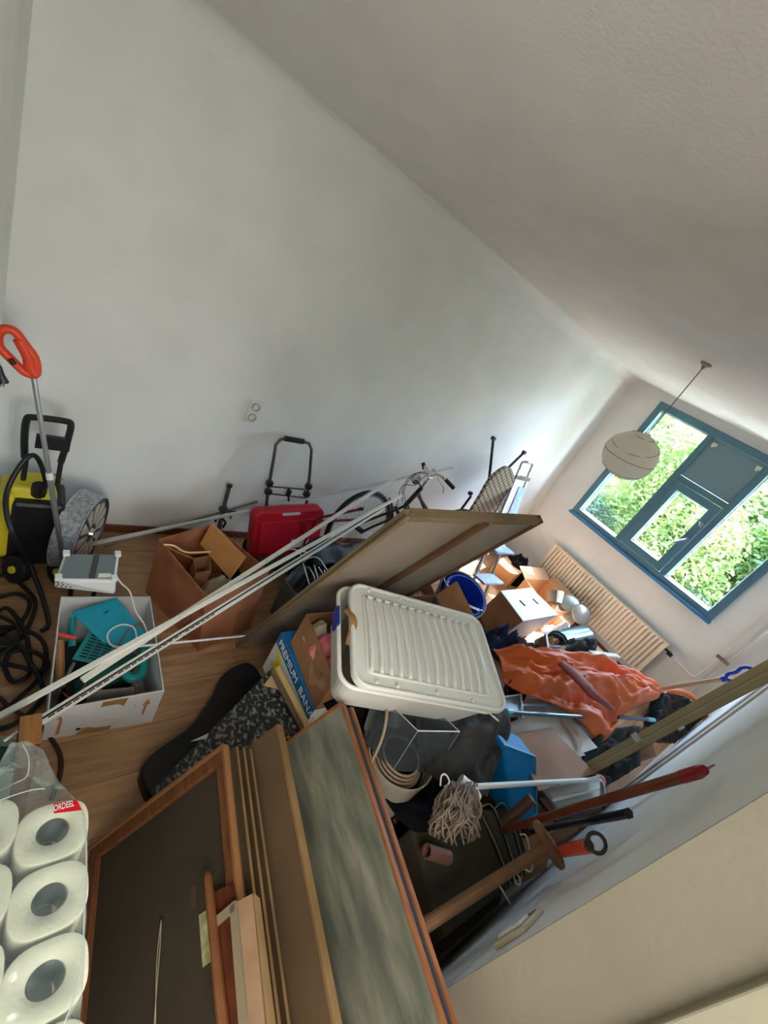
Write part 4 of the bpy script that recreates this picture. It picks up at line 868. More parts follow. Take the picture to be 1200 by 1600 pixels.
# supports under the tub
cs = thing('support_carton', (-.5, 1.45, 0), 'dark carton under the storage tub in the shade of the pile', 'box')
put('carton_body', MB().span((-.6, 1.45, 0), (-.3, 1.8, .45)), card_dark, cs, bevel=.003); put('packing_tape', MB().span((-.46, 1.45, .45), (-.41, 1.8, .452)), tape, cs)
# ================================================================== BOXES BEHIND THE TUB
k1 = Z([(604, 893, .6), (662, 893, .6), (690, 932, .6), (622, 935, .6)])
open_box('shallow_carton', Z([(602, 897, .62), (660, 888, .62), (682, 930, .62), (617, 934, .62)]), .62, .0, card_dark, 'open dark brown carton behind the storage tub with packing paper in it', t=.005)
tag(put('packing_paper', crumple(az(645, 925, .56)-Vector((0, 0, .03)), .12, .05, 11, .7, 16), mat('taped_paper', (176, 150, 124), .5, rgb2=(150, 116, 84), scale=10), smooth=True), 'crumpled tape-covered packing paper in the carton behind the tub', 'paper')
fl1 = [az(*p) for p in ((680, 928, .62), (714, 906, .74), (740, 963, .66), (700, 955, .55))]
tag(put('carton_flap', MB().prism([az(681, 930, .60), az(713, 908, .72), az(741, 965, .60), az(700, 985, .50)], (.01, .01, -.004)), card), 'brown cardboard flap standing in front of the blue buckets', 'cardboard')
# blue buckets
for i, (px, py, z, r, lab) in enumerate(((722, 925, .62, .155, 'blue plastic bucket lying on its side behind the cardboard flap'), (716, 920, .60, .19, 'grey-blue bucket rim just behind the blue bucket'))):
    c = az(px, py, z)+Vector((-.02, .10+.05*i, -.05)); axd = Vector((.25, -.2, .95)).normalized()
    t = thing('bucket', (c.x, c.y, c.z-.2), lab, 'bucket')
    m_ = blue_p if i == 0 else mat('dark_slate_plastic', (50, 62, 78), .5)
    put('bucket_wall', MB().lathe([(r*.72, -.22), (r*.97, 0), (r*1.04, 0), (r*1.04, -.012), (r*1.0, -.012), (r*.74, -.225), (0, -.225)], c-Vector((0, 0, .03*i)), axd, 36), m_, t, smooth=False)
    put('bucket_bottom', MB().lathe([(r*.74, -.218), (0, -.218)], c-Vector((0, 0, .03*i)), axd, 36), m_, t)
    put('bail_handle', MB().tube(bez([c+Vector((-r, 0, .0)), c+Vector((-.5*r, -r*.9, .02)), c+Vector((.5*r, -r*.9, .02)), c+Vector((r, 0, .0))], 6), .003, 6), chrome, t)
bst = thing('bucket_stand_carton', (-1.3, 2.6, 0), 'brown carton under the blue buckets', 'box')
cb = az(720, 922, .62); put('carton_body', MB().span((cb.x-.2, cb.y-.08, 0), (cb.x+.16, cb.y+.3, .30)), card_dark, bst, bevel=.003)
put('packing_tape', MB().span((cb.x-.2, cb.y+.08, .30), (cb.x+.16, cb.y+.13, .302)), tape, bst)
# moving box with the white top
mvq = Z([(782, 924, .5), (829, 919, .5), (872, 961, .5), (817, 971, .5)])
mv = thing('moving_box', (mvq[0].x, mvq[0].y, .12), 'closed moving box with a white top and brown sides standing behind the orange cloth', 'box')
dn_ = Vector((0, 0, -.36)); lowq = [p+dn_ for p in mvq]; lowq[0] = az(748, 957, .14); lowq[3] = az(768, 1006, .14); lowq[1] = lowq[0]+(mvq[1]-mvq[0]); lowq[2] = lowq[3]+(mvq[2]-mvq[3])
whitebox = mat('white_box_top', (214, 212, 222), .6)
for i in range(4):
    j = (i+1) % 4; c = sum(mvq, Vector())/4; ni = (c-mvq[i]).normalized()*.006; nj = (c-mvq[j]).normalized()*.006
    put('side_panel', MB().hexa([lowq[i], lowq[j], lowq[j]+nj, lowq[i]+ni], [mvq[i], mvq[j], mvq[j]+nj, mvq[i]+ni]), card if i == 3 else whitebox, mv)
put('top_panel', MB().prism(mvq, (0, 0, .006)), whitebox, mv)
put('bottom_panel', MB().prism(lowq, (0, 0, .006)), card, mv)
onface(mv, lowq[0], lowq[3], mvq[0], mvq[3], [(.25, .62), (.3, .72), (.6, .62), (.66, .68), (.68, .6), (.62, .52), (.56, .54), (.3, .63)], hole, 'hand_hole', .002)
onface(mv, lowq[0], lowq[3], mvq[0], mvq[3], [(.86, .62), (.96, .66), (.96, .8), (.86, .78)], mat('print_blue', (96, 92, 120), .8), 'printed_mark')
for u0 in (.28, .68):
    a = mvq[0].lerp(mvq[1], u0).lerp(mvq[3].lerp(mvq[2], u0), .38); b = mvq[0].lerp(mvq[1], u0+.02).lerp(mvq[3].lerp(mvq[2], u0+.02), .58)
    put('lid_slot', MB().slab(a+Vector((0, 0, .0065)), b-a, (mvq[1]-mvq[0])*.06, (0, 0, .001)), hole, mv)
sb_ = Z([(760, 995, .13), (800, 995, .13), (840, 960, .13), (800, 940, .13)])
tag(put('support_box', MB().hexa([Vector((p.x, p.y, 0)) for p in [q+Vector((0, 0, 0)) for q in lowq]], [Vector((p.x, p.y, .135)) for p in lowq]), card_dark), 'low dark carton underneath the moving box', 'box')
# small tan box and open flaps near the radiator
sq = Z([(772, 875, .24), (808, 893, .24), (800, 912, .24), (766, 900, .24)])
sbx = thing('small_carton', tuple(az(785, 900, 0)), 'small tan carton on the sunlit floor in the far left corner', 'box')
cc = az(784, 903, .0); put('carton_body', MB().box((cc.x-.02, cc.y+.04, .09), (.26, .34, .18), Matrix.Rotation(.25, 3, 'Z')), mat('tan_carton', (206, 158, 108), .8), sbx, bevel=.002)
put('address_label', MB().box((cc.x+.115, cc.y+.0, .1), (.003, .11, .06), Matrix.Rotation(.25, 3, 'Z')), paper, sbx)
put('flap', MB().slab((cc.x-.1, cc.y-.12, .181), (.2, .05, 0), (.03, -.12, .02), (0, 0, .003)), mat('tan_carton', (206, 158, 108), .8), sbx)
dkb = az(799, 885, 0); tag(put('dark_bag', crumple((-1.95, 4.55, .0), .22, .25, 13, .6, 16), black_cl, smooth=True), 'dark bag in the far corner behind the small tan carton', 'bag')
ob = open_box('radiator_carton', [Vector((-1.65, 4.2, 0)), Vector((-1.2, 4.1, 0)), Vector((-1.15, 4.6, 0)), Vector((-1.62, 4.7, 0))], .26, 0, mat('peach_cardboard', (206, 160, 120), .85), 'open tan carton with spread flaps in front of the radiator', t=.004)
put('flap', MB().slab((-1.62, 4.7, .26), (.47, -.1, 0), (.0, .12, .04), (0, 0, .003)), mat('peach_cardboard', (206, 160, 120), .85), ob)
put('flap', MB().slab((-1.65, 4.2, .26), (.03, .5, 0), (-.14, .02, .05), (0, 0, .003)), mat('peach_cardboard', (206, 160, 120), .85), ob)
# ================================================================== THINGS IN FRONT OF THE RADIATOR
def ball_lamp():
    t = thing('metal_drum', tuple(az(882, 950, .25)), 'grey metal drum with two rounded lids catching the sun before the radiator', 'drum')
    c = az(876, 958, .22)+Vector((0, .1, 0)); d = Vector((.15, -.2, .95)).normalized()
    put('drum_body', MB().lathe([(.0, -.2), (.13, -.2), (.13, 0), (.0, .0)], c, d, 28), mat('cream_enamel', (216, 186, 156), .4), t)
    e = c+d*.03
    for s in (-1, 1):
        o = e+Vector((.075*s+.03, .06, .06)); 
        put('round_lid', MB().lathe([(0, .012), (.09, .008), (.105, -.004), (.1, -.01), (0, -.004)], o, (.25*s+.3, -.55, .7), 28), mat('grey_metal_lid', (150, 154, 150), .35, .5), t, smooth=True)
    return t
ball_lamp()
gc = thing('green_cylinder', tuple(az(905, 1003, .15)), 'dark green metal canister lying on its side in front of the radiator', 'canister')
a, b = az(870, 1006, .36), az(912, 996, .40)
put('cylinder', MB().lathe([(0, 0), (.10, 0), (.105, .01), (.105, (b-a).length-.01), (.10, (b-a).length), (0, (b-a).length)], a, b-a, 32), mat('green_metal', (24, 76, 82), .22, .3), gc, smooth=False)
put('end_disc', MB().lathe([(.085, -.012), (.09, 0), (.085, .002), (0, .0)], a, b-a, 28), mat('pale_blue_grey', (142, 158, 168), .5), gc)
tag(put('pale_cup', MB().lathe([(0, 0), (.045, 0), (.05, .09), (.046, .09), (.04, .01), (0, .01)], az(856, 1018, .42), (.5, .3, .5), 20), mat('pale_blue_grey', (142, 158, 168), .5), smooth=False), 'pale grey cup lying against the end of the green canister', 'cup')
def blob(name, px, py, z, r, h, m, label, cat, seed=1, amp=.5, n=18, zb=0):
    c = az(px, py, z); return tag(put(name, crumple((c.x, c.y, z-h), r, h, seed, amp, n), m, smooth=True), label, cat)
blob('black_bag', 922, 1010, .56, .2, .22, mat('black_fabric', (34, 36, 36), .6), 'black fabric bag slumped behind the green canister', 'bag', 21)
blob('blue_clothes', 800, 1000, .52, .2, .16, mat('denim_blue', (34, 56, 104), .8, rgb2=(20, 28, 48), scale=18), 'dark blue clothes bundled beside the moving box', 'clothes', 22, 1)
blob('brown_clothes', 826, 1012, .54, .17, .13, brown_cl, 'brown clothes bundled next to the dark blue clothes', 'clothes', 23, 1)
blob('glass_items', 858, 1000, .40, .08, .08, mat('honey_glass', (176, 148, 104), .2), 'amber glass and paper wrapping below the white-topped box', 'wrapping', 24, 1)
blob('pink_cloth', 869, 1000, .40, .05, .06, pink, 'small pink cloth in the sunlight before the radiator', 'cloth', 25, 1)
blob('white_papers', 880, 985, .32, .14, .1, mat('crumpled_paper', (226, 220, 212), .8), 'crumpled white paper glaring in the sun below the metal drum', 'paper', 26, 1.2)
tag(put('wooden_box_edge', MB().box(az(848, 1010, .40), (.02, .18, .12), Matrix.Rotation(.7, 3, 'Z')), wood_dk, bevel=.002), 'small dark brown box edge beside the amber glass', 'box')
cmb = thing('white_rack', tuple(az(950, 1030, .3)), 'white plastic slatted rack edge showing above the orange cloth', 'rack')
for i in range(14):
    a = az(917+3.2*i, 1026+.4*i, .66); put('slat', MB().box(a, (.035, .008, .10)), white_p, cmb)
put('rack_frame', MB().tube([az(915, 1032, .62), az(962, 1034, .62)], .008), white_p, cmb)
tag(put('funnel', MB().lathe([(0, 0), (.07, 0), (.09, .12), (.085, .12), (.0, .02)], az(866, 942, .25), (-.5, .2, .5), 20), grey_p), 'small grey funnel between the white-topped box and the radiator', 'funnel')
# ================================================================== ORANGE CLOTH
def folds(a, b, p):
    f = edgefade(a, b, .06)
    w1 = noise.noise(Vector((a*2.2, b*2.2, 7)))*1.1
    s1 = b*3.3+a*1.1+w1; s2 = b*7.5-a*1.6+w1*2.1+.4*noise.noise(Vector((a*6, b*5, 2)))
    r1 = math.sin(s1*PI)*.5+.5; r2 = 1-abs(math.sin(s2*PI*.8)); k = .5+.9*noise.noise(Vector((a*3+4, b*3, 1)))
    r3 = 1-abs(noise.noise(Vector((a*9, b*9-a*4, 5))))*2.5
    return Vector((0, 0, (.075*r1+.075*max(r2, 0)**2*max(k, .1)+.02*r3)*f-.02*f))
top = Z([(770, 1014, .52), (800, 1020, .58), (850, 1024, .60), (920, 1036, .62), (985, 1051, .60), (1020, 1068, .56), (1045, 1080, .5)])
bot = Z([(786, 1066, .62), (815, 1082, .66), (845, 1092, .66), (880, 1108, .62), (915, 1135, .58), (935, 1160, .5), (952, 1150, .5)])
lef = [top[0], bot[0].lerp(top[0], .5)+Vector((0, 0, .03)), bot[0]]
rig = [top[-1]]+Z([(1025, 1092, .58), (1000, 1100, .56), (972, 1118, .52)])+[bot[-1]]
oc = put('orange_cloth', coons(top, bot, lef, rig, 110, 70, folds), orange_cl, smooth=True, thick=.006)
tag(oc, 'big orange fabric sheet draped in folds over the far half of the pile', 'cloth')
st_ = []
ltop = Z([(879, 1034, .74), (905, 1052, .78), (930, 1080, .80), (958, 1108, .74)]); lbot = Z([(872, 1038, .73), (896, 1062, .775), (924, 1090, .79), (956, 1111, .735)])
tag(put('lilac_strap', coons(ltop, lbot, [ltop[0], lbot[0]], [ltop[-1], lbot[-1]], 30, 6, lambda a, b, p: Vector((0, 0, .012*math.sin(b*PI)+.006*noise.noise(p*20)))), lilac_cl, smooth=True, thick=.012), 'dusky pink padded strap folded along the top of the orange cloth', 'strap')
bag_top = Z([(1055, 1082, .5), (1075, 1085, .54), (1092, 1102, .5), (1104, 1122, .45)])
bag_bot = Z([(1045, 1100, .45), (1060, 1115, .5), (1080, 1130, .45), (1098, 1138, .38)])
tag(put('orange_bag_edge', MB().tube(bez(Z([(1040, 1082, .5), (1058, 1080, .55), (1078, 1086, .56), (1092, 1100, .52), (1103, 1120, .46), (1100, 1132, .4)])), [.02]*41, 8), orange_cl, smooth=True), 'orange piped edge of a bag to the right of the big cloth', 'bag')
def fray(a, b, p): return Vector((0, 0, .08*noise.noise(p*13)+.05*noise.noise(p*30)))*edgefade(a, b, .1)
bt_ = Z([(1028, 1082, .5), (1050, 1084, .52), (1075, 1092, .5), (1102, 1124, .42)]); bb3 = Z([(1000, 1150, .3), (1030, 1160, .3), (1060, 1160, .28), (1085, 1150, .25)])
tag(put('brown_furry_coat', coons(bt_, bb3, [bt_[0], bb3[0]], [bt_[-1], bb3[-1]], 50, 40, fray), brown_cl, smooth=True, thick=.01), 'brown and black furry clothes spilling out at the right end of the orange cloth', 'clothes')
tag(put('black_scarf', coons(Z([(1022, 1080, .54), (1040, 1088, .56)]), Z([(1006, 1130, .45), (1022, 1142, .45)]), Z([(1022, 1080, .54), (1006, 1130, .45)]), Z([(1040, 1088, .56), (1022, 1142, .45)]), 8, 24, fray), mat('dark_teal_cloth', (26, 36, 42), .8), smooth=True, thick=.01), 'dark blue-black scarf between the orange cloth and the brown coat', 'scarf')
def carton(name, x0, x1, y0, y1, z0, z1, m, label):
    t = thing(name, ((x0+x1)/2, (y0+y1)/2, z0), label, 'box')
    put('carton_body', MB().span((x0, y0, z0), (x1, y1, z1-.002)), m, t, bevel=.003); put('packing_tape', MB().span((x0, (y0+y1)/2-.02, z1-.002), (x1, (y0+y1)/2+.02, z1)), tape, t); return t
carton('buried_carton', -.9, -.42, 2.3, 3.0, 0, .42, card_dark, 'brown carton buried under the near side of the orange cloth')
carton('buried_carton', -.4, .08, 2.75, 3.3, 0, .28, card, 'brown carton corner between the orange cloth and the right wall')
carton('buried_carton', -.75, -.3, 3.1, 3.9, 0, .44, card_dark, 'dark carton under the far side of the orange cloth')
cc1 = [az(*p) for p in ((1002, 1116, .44), (1018, 1096, .48), (1030, 1108, .46), (1008, 1130, .40))]
tag(put('cardboard_corner', MB().prism(cc1, (.004, .004, -.006)), card), 'triangular corner of cardboard showing by the dark scarf', 'cardboard')
cc2 = [az(*p) for p in ((960, 1165, .40), (1012, 1132, .42), (1025, 1180, .3), (985, 1195, .3))]
tag(put('cardboard_sheet', MB().prism(cc2, (.004, .004, -.006)), card_dark), 'brown cardboard sheet below the long beige rail', 'cardboard')
tag(put('dark_coat', coons(Z([(915, 1165, .5), (950, 1140, .52), (1000, 1135, .5)]), Z([(900, 1230, .35), (950, 1225, .3), (1000, 1195, .28)]), Z([(915, 1165, .5), (900, 1230, .35)]), Z([(1000, 1135, .5), (1000, 1195, .28)]), 30, 24, fray), mat('dark_olive_cloth', (48, 50, 44), .8), smooth=True, thick=.01), 'dark olive coat lying under the beige rail near the right wall', 'coat')
# ================================================================== PAPERS, BOARDS, FRAMES
def quadboard(name, pts, t, m, label, cat, bevel=.001):
    q = [az(*p) for p in pts]; n = (q[1]-q[0]).cross(q[2]-q[0]).normalized(); n = n if n.z > 0 else -n
    # keep the four corners planar
    q[3] = q[3]-n*((q[3]-q[0]).dot(n))
    return tag(put(name, MB().prism(q, -n*t), m, bevel=bevel), label, cat)
quadboard('white_sheet', ((792, 1100, .55), (862, 1085, .56), (934, 1168, .54), (868, 1192, .53)), .004, paper, 'large white board sheet lying beneath the orange cloth edge', 'sheet')
quadboard('white_sheet', ((790, 1132, .555), (850, 1106, .562), (915, 1180, .545), (840, 1200, .54)), .003, mat('pale_drawing_paper', (214, 208, 198), .7, rgb2=(198, 188, 176), scale=3), 'creased drawing paper partly covered by the brown hardboard square', 'paper')
tag(put('pink_sketch_mark', MB().prism([az(px, py, .5665) for px, py in ((875, 1122), (886, 1128), (902, 1142), (910, 1160), (906, 1174), (902, 1160), (892, 1145))], (0, 0, .0006)), mat('pale_pink_stain', (190, 160, 148), .8)), 'pinkish curved strip on the white sheet next to the orange cloth', 'strip')
quadboard('brown_hardboard', ((800, 1148, .585), (860, 1136, .585), (931, 1208, .575), (842, 1236, .575)), .006, mat('brown_hardboard', (172, 126, 88), .65, rgb2=(158, 112, 76), scale=5), 'square sheet of smooth brown hardboard on top of the papers', 'board')
fs = [((848, 1232), (936, 1214), (936, 1232), (862, 1250)), ((850, 1240), (940, 1222), (938, 1246), (868, 1264)), ((838, 1246), (930, 1236), (938, 1262), (868, 1284))]
for i, q in enumerate(fs):
    z = .52-.035*i; c = [az(px, py, z) for px, py in q]
    lab = ['white picture frame with a glossy sheet, topmost of the flat stack by the right wall', 'thin silver-edged frame, second in the flat stack by the right wall', 'dark-edged frame showing pink and green print, lowest of the flat stack'][i]
    t = thing('picture_frame', tuple(sum(c, Vector())/4), lab, 'picture frame')
    cen = sum(c, Vector())/4
    put('frame_edge', MB().tube(c, .008, 4, closed=True), (white_p, alu, black)[i], t); put('glass_sheet', MB().prism([cen+(p-cen)*.94 for p in c], (0, 0, .003)), mat('glossy_print', (206, 206, 200), .08) if i < 2 else mat('pink_green_print', (196, 120, 120), .15, rgb2=(110, 160, 130), scale=9), t)
carton('flat_support', -.3, .06, 1.85, 2.35, 0, .42, card, 'tan carton supporting the flat picture frames near the right wall')
for i, (p, q) in enumerate((((936, 1218, .5), (936, 1262, .44)),)):
    tag(put('white_tray', MB().tube(bez(Z([(905, 1270, .44), (930, 1262, .45), (944, 1245, .47), (943, 1225, .5), (935, 1214, .52)])), .006, 6), white_p, smooth=True), 'curved white rim of a tray at the end of the flat picture frames', 'tray')
tag(put('pink_soap', crumple(az(940, 1218, .46), .03, .02, 31, .3, 8), pink, smooth=True), 'small pink object past the end of the white pole', 'object')
# grey poles and squeegee under the tub end
rod('mop_pole', az(812, 1103, .62), az(860, 1100, .60), .011, mat('blue_grey_metal', (128, 142, 156), .35, .5), 'grey-blue metal pole, upper of the two under the orange cloth', 'pole')
rod('mop_pole', az(797, 1113, .64), az(911, 1120, .62), .011, mat('slate_metal', (84, 100, 114), .35, .5), 'slate blue metal pole, lower one, with a mint joint at the tub end', 'pole')
rod('mint_joint', az(786, 1112, .64), az(800, 1112, .64), .020, mat('mint_plastic', (110, 200, 190), .4), 'mint plastic joint on the lower pole beside the tub', 'joint', r2=.014)
rod('dark_pole_end', az(965, 1120, .54), az(1012, 1124, .50), .012, mat('slate_metal', (84, 100, 114), .35, .5), 'slate pole end coming out from under the orange cloth', 'pole')
rod('mint_tip', az(1011, 1124, .50), az(1022, 1125, .495), .014, mat('mint_plastic', (110, 200, 190), .4), 'mint plastic tip on the slate pole by the dark scarf', 'tip')
sq_ = thing('floor_squeegee', tuple(az(800, 1100, .56)), 'grey floor wiper head with cream edge standing beside the tub corner', 'wiper')
put('wiper_head', MB().hexa(Z([(786, 1090, .58), (814, 1086, .58), (816, 1120, .58), (790, 1122, .58)]), Z([(786, 1090, .62), (814, 1086, .62), (816, 1120, .62), (790, 1122, .62)])), mat('blue_grey_metal', (128, 142, 156), .35, .5), sq_); put('cream_edge', MB().tube(Z([(788, 1089, .63), (814, 1085, .63), (817, 1122, .63)]), .006, 6), white_p, sq_)
tag(put('dark_glass_bowl', MB().lathe([(0, 0), (.05, .01), (.065, .06), (.06, .06), (.045, .015), (0, .01)], az(797, 1078, .58), (.5, -.3, .7), 24), mat('smoked_glass', (40, 36, 46), .1), smooth=True), 'small dark glass bowl tucked between the tub corner and the orange cloth', 'bowl')
# blue bin
bn2 = thing('blue_bin', tuple(az(800, 1230, .3)), 'bright blue plastic bin standing between the grey cloth and the brown hardboard', 'bin')
q = Z([(786, 1163, .66), (836, 1182, .62), (838, 1270, .48), (800, 1300, .44)])
qb = [Vector((p.x+.0, p.y, .2)) for p in q]; back = Vector((-.17, .02, -.02))
put('bin_wall', MB().hexa([az(762, 1250, .38), az(800, 1290, .42), az(838, 1275, .44), az(836, 1182, .60)] if 0 else [q[0]+back, q[1]+back*.6, q[2]+back*.6, q[3]+back], q), bin_blue, bn2, bevel=.012)
put('bin_rim', MB().tube([q[0], q[1], q[2], q[3]], .006, 6), mat('bin_blue_light', (40, 146, 204), .35), bn2)
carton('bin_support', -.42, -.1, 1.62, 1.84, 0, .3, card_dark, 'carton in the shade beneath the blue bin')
# ================================================================== GREY CLOTH, CLEAR BOX, MOP, BUCKET
gt = Z([(655, 1098, .70), (700, 1098, .74), (750, 1104, .74), (792, 1108, .68)])
gb = Z([(672, 1210, .58), (700, 1225, .60), (735, 1236, .60), (760, 1245, .55)])
gr = [gt[-1]]+Z([(797, 1140, .66), (782, 1180, .62), (768, 1215, .58)])+[gb[-1]]
gl = [gt[0]]+Z([(650, 1130, .68), (655, 1175, .62)])+[gb[0]]
def gfold(a, b, p):
    f = edgefade(a, b, .1); k = noise.noise(Vector((p.x*14+p.y*4, p.y*3, .5))); k2 = noise.noise(p*16)
    return Vector((0, 0, (.10*k+.03*k2)*f))
tag(put('grey_garment', coons(gt, gb, gl, gr, 60, 60, gfold), darkgrey_cl, smooth=True, thick=.01), 'dark grey fabric cover bulging out below the right end of the storage tub', 'cloth')
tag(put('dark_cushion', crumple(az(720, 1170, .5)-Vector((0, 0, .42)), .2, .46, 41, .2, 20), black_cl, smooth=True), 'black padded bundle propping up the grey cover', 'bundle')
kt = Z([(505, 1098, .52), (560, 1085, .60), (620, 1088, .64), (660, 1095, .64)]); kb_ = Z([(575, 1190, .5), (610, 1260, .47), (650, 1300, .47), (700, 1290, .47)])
tag(put('black_fill_sheet', coons(kt, kb_, [kt[0]]+Z([(530, 1140, .45)])+[kb_[0]], [kt[-1]]+Z([(680, 1180, .5)])+[kb_[-1]], 40, 40, lambda a, b, p: Vector((0, 0, .06*noise.noise(p*9)*edgefade(a, b)))), black_cl, smooth=True, thick=.008), 'black sheet added to fill the hollow below the storage tub', 'fill_sheet')  # plain black sheet added to fill the region below the tub
ab = thing('acrylic_box', tuple(az(640, 1160, .5)), 'open clear acrylic box with bright cut edges in the hollow under the tub', 'box')
e0, e1, e2 = az(653, 1142, .76), az(718, 1143, .76), az(608, 1098, .76); e3 = e2+(e1-e0)
b0_, b1_ = az(613, 1205, .56), az(678, 1207, .56)
b2_ = b0_+(e2-e0); b3_ = b1_+(e2-e0)
R_ = [e0, e1, e3, e2]; Bq = [b0_, b1_, b3_, b2_]
for i in range(4):
    j = (i+1) % 4; n = (R_[j]-R_[i]).cross(Bq[i]-R_[i]).normalized()*.003
    put('side_sheet', MB().hexa([Bq[i], Bq[j], Bq[j]+n, Bq[i]+n], [R_[i], R_[j], R_[j]+n, R_[i]+n]), acryl, ab)
put('base_sheet', MB().prism(Bq, (0, 0, .003)), acryl, ab)
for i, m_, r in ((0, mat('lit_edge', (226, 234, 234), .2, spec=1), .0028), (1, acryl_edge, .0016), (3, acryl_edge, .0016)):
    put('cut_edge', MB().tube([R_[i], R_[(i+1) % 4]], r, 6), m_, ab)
for i in (0, 1): put('cut_edge', MB().tube([R_[i], Bq[i]], .001, 5), acryl_edge, ab)
pbx = thing('pale_plastic_housing', tuple(az(575, 1130, .5)), 'grey-white plastic housing with a cable beside the acrylic box', 'housing')
q = Z([(578, 1103, .62), (598, 1098, .62), (585, 1145, .56), (568, 1135, .56)]); put('housing_body', MB().prism(q, (.05, .02, -.08)), mat('dusty_plastic', (118, 118, 110), .5), pbx, bevel=.006)
coil('beige_cable', Z([(573, 1080, .66), (590, 1080, .70), (603, 1092, .74), (604, 1120, .74), (598, 1150, .70), (588, 1175, .66), (575, 1200, .60)]), .006, mat('beige_cable', (156, 136, 108), .5), 'thick beige cable arching down past the acrylic box', 'cable')
tag(put('crumpled_film', crumple(az(612, 1118, .68), .045, .05, 45, 1, 14), sheet('crinkled_film', (190, 190, 186), (230, 230, 230), rough=.1, fres=1.6, body=.35), smooth=False), 'crinkled clear wrapping behind the acrylic box', 'wrapping')
bu = thing('white_bucket', tuple(az(640, 1200, .3)), 'off-white bucket holding coiled cable in the dark hollow', 'bucket')
bc_ = az(637, 1168, .62); put('bucket_wall', MB().lathe([(.10, -.26), (.135, 0), (.14, 0), (.14, -.012), (.136, -.012), (.104, -.262), (0, -.262)], bc_+Vector((0, 0, -.05)), (-.1, -.05, 1), 36), mat('offwhite_plastic', (176, 166, 146), .5), bu, smooth=False)
for i in range(4):
    tag(put('coiled_cable', MB().tube([bc_+Vector((math.cos(g)*(.105-.008*i), math.sin(g)*(.105-.008*i), -.09+.012*i)) for g in [2*PI*j/36 for j in range(36)]], .006, 6, closed=True), mat('beige_cable', (156, 136, 108), .5), smooth=True), ['outermost', 'second', 'third', 'innermost'][i]+' turn of pale cable coiled inside the off-white bucket', 'cable')
# mop
mp = thing('mop', tuple(az(715, 1255, .6)), 'white mop with grey-beige cotton strings hanging over the khaki bags', 'mop')
rg = random.Random(12); mm = MB(); hc_ = az(722, 1222, .70)
for i in range(150):
    g = rg.random(); px = 672+80*rg.random(); py = 1225+70*rg.random()
    L_ = []; a = Vector((px, py)); 
    cx_, cy_ = 722+rg.uniform(-24, 26), 1228+rg.uniform(-8, 12)
    ex, ey = 668+84*rg.random(), 1262+rg.random()*62
    ey = min(ey, 1325-abs(ex-715)*.5)
    m1 = ((cx_+ex)/2+rg.uniform(-16, 16), (cy_+ey)/2+rg.uniform(-14, 10)); z0 = .70+rg.uniform(-.02, .05)
    m2 = ((cx_+3*ex)/4+rg.uniform(-9, 9), (cy_+3*ey)/4+rg.uniform(-7, 7))
    L_ = Z([(cx_, cy_, z0), (m1[0], m1[1], z0+rg.uniform(-.01, .03)), (m2[0], m2[1], z0-.02), (ex, ey, z0-.07-rg.random()*.03)])
    mm.tube(bez(L_, 5), .0036, 5)
put('strings', mm, rope_m, mp, smooth=True, kind='stuff')
put('wire_clip', MB().tube(bez(Z([(688, 1228, .72), (690, 1212, .74), (697, 1211, .74), (702, 1222, .74), (694, 1230, .73)])), .003, 6), white_p, mp)
put('mop_handle', MB().tube([az(742, 1229, .70), az(937, 1218, .60)], .0105, 12), white_p, mp)
put('handle_joint', MB().tube([az(868, 1222, .635), az(871, 1222, .634)], .0135, 12), grey_p, mp); put('mop_socket', MB().lathe([(.03, -.03), (.03, .02), (.014, .06)], az(728, 1230, .69), (1, .6, 0), 14), white_p, mp)
# ================================================================== KHAKI FOLDED TENT CANVAS
for i in range(5):
    a = az(752+13*i, 1262+2*i, .50-.01*i); n = Vector((1, .12, 0)).normalized()
    h0 = [az(752+13*i, 1260, .50), az(815+6*i, 1400-14*i, .38)]
kh = thing('canvas_bags', (-.05, 1.3, 0), 'stack of khaki canvas folded tent bags filling the gap before the right wall', 'canvas')
def khm(px, lab):
    q = Z(px); return q
lay = [((640, 1290, .44), (748, 1262, .50), (800, 1385, .40), (690, 1470, .34)),
       ((748, 1262, .50), (772, 1262, .50), (812, 1375, .42), (800, 1385, .40)),
       ((772, 1262, .49), (790, 1258, .49), (822, 1360, .42), (812, 1375, .41)),
       ((790, 1258, .48), (800, 1262, .48), (828, 1352, .42), (822, 1360, .41))]
for i, q in enumerate(lay):
    c = [az(*p) for p in q]; cen = sum(c, Vector())/4; c = [cen+(p-cen)*(.985 if i == 0 else .97) for p in c]
    o = put('canvas_fold', MB().hexa([Vector((p.x, p.y, .02+.0*i)) for p in c], c), khaki, kh, bevel=.012)
    put('piping', MB().tube(bez([c[0], c[1], c[2]], 4) if i else bez([c[1], c[1].lerp(c[2], .5)+Vector((0, 0, .01)), c[2]], 4), .0035, 6), mat('khaki_piping', (128, 122, 92), .7), o, smooth=True)
put('lower_fold', MB().hexa([Vector((-.02, 1.0, .0)), Vector((.12, 1.0, 0)), Vector((.12, 1.65, 0)), Vector((.0, 1.65, 0))], [Vector((.0, 1.05, .2)), Vector((.13, 1.05, .2)), Vector((.135, 1.65, .28)), Vector((.0, 1.65, .28))]), khaki, kh, bevel=.02)
coil('white_string', Z([(778, 1380, .43), (790, 1400, .42), (797, 1413, .42)]), .003, cord_w, 'short white string hanging over the edge of the khaki canvas', 'string')
coil('string_loop', Z([(803, 1362, .43), (812, 1372, .43), (812, 1382, .43), (806, 1380, .43), (803, 1368, .43)]), .0025, cord_w, 'small loop of white string beside the T-handle', 'string')
cr = thing('cardboard_roll', tuple(az(670, 1330, .45)), 'small brown cardboard roll lying on the khaki canvas below the mop', 'roll')
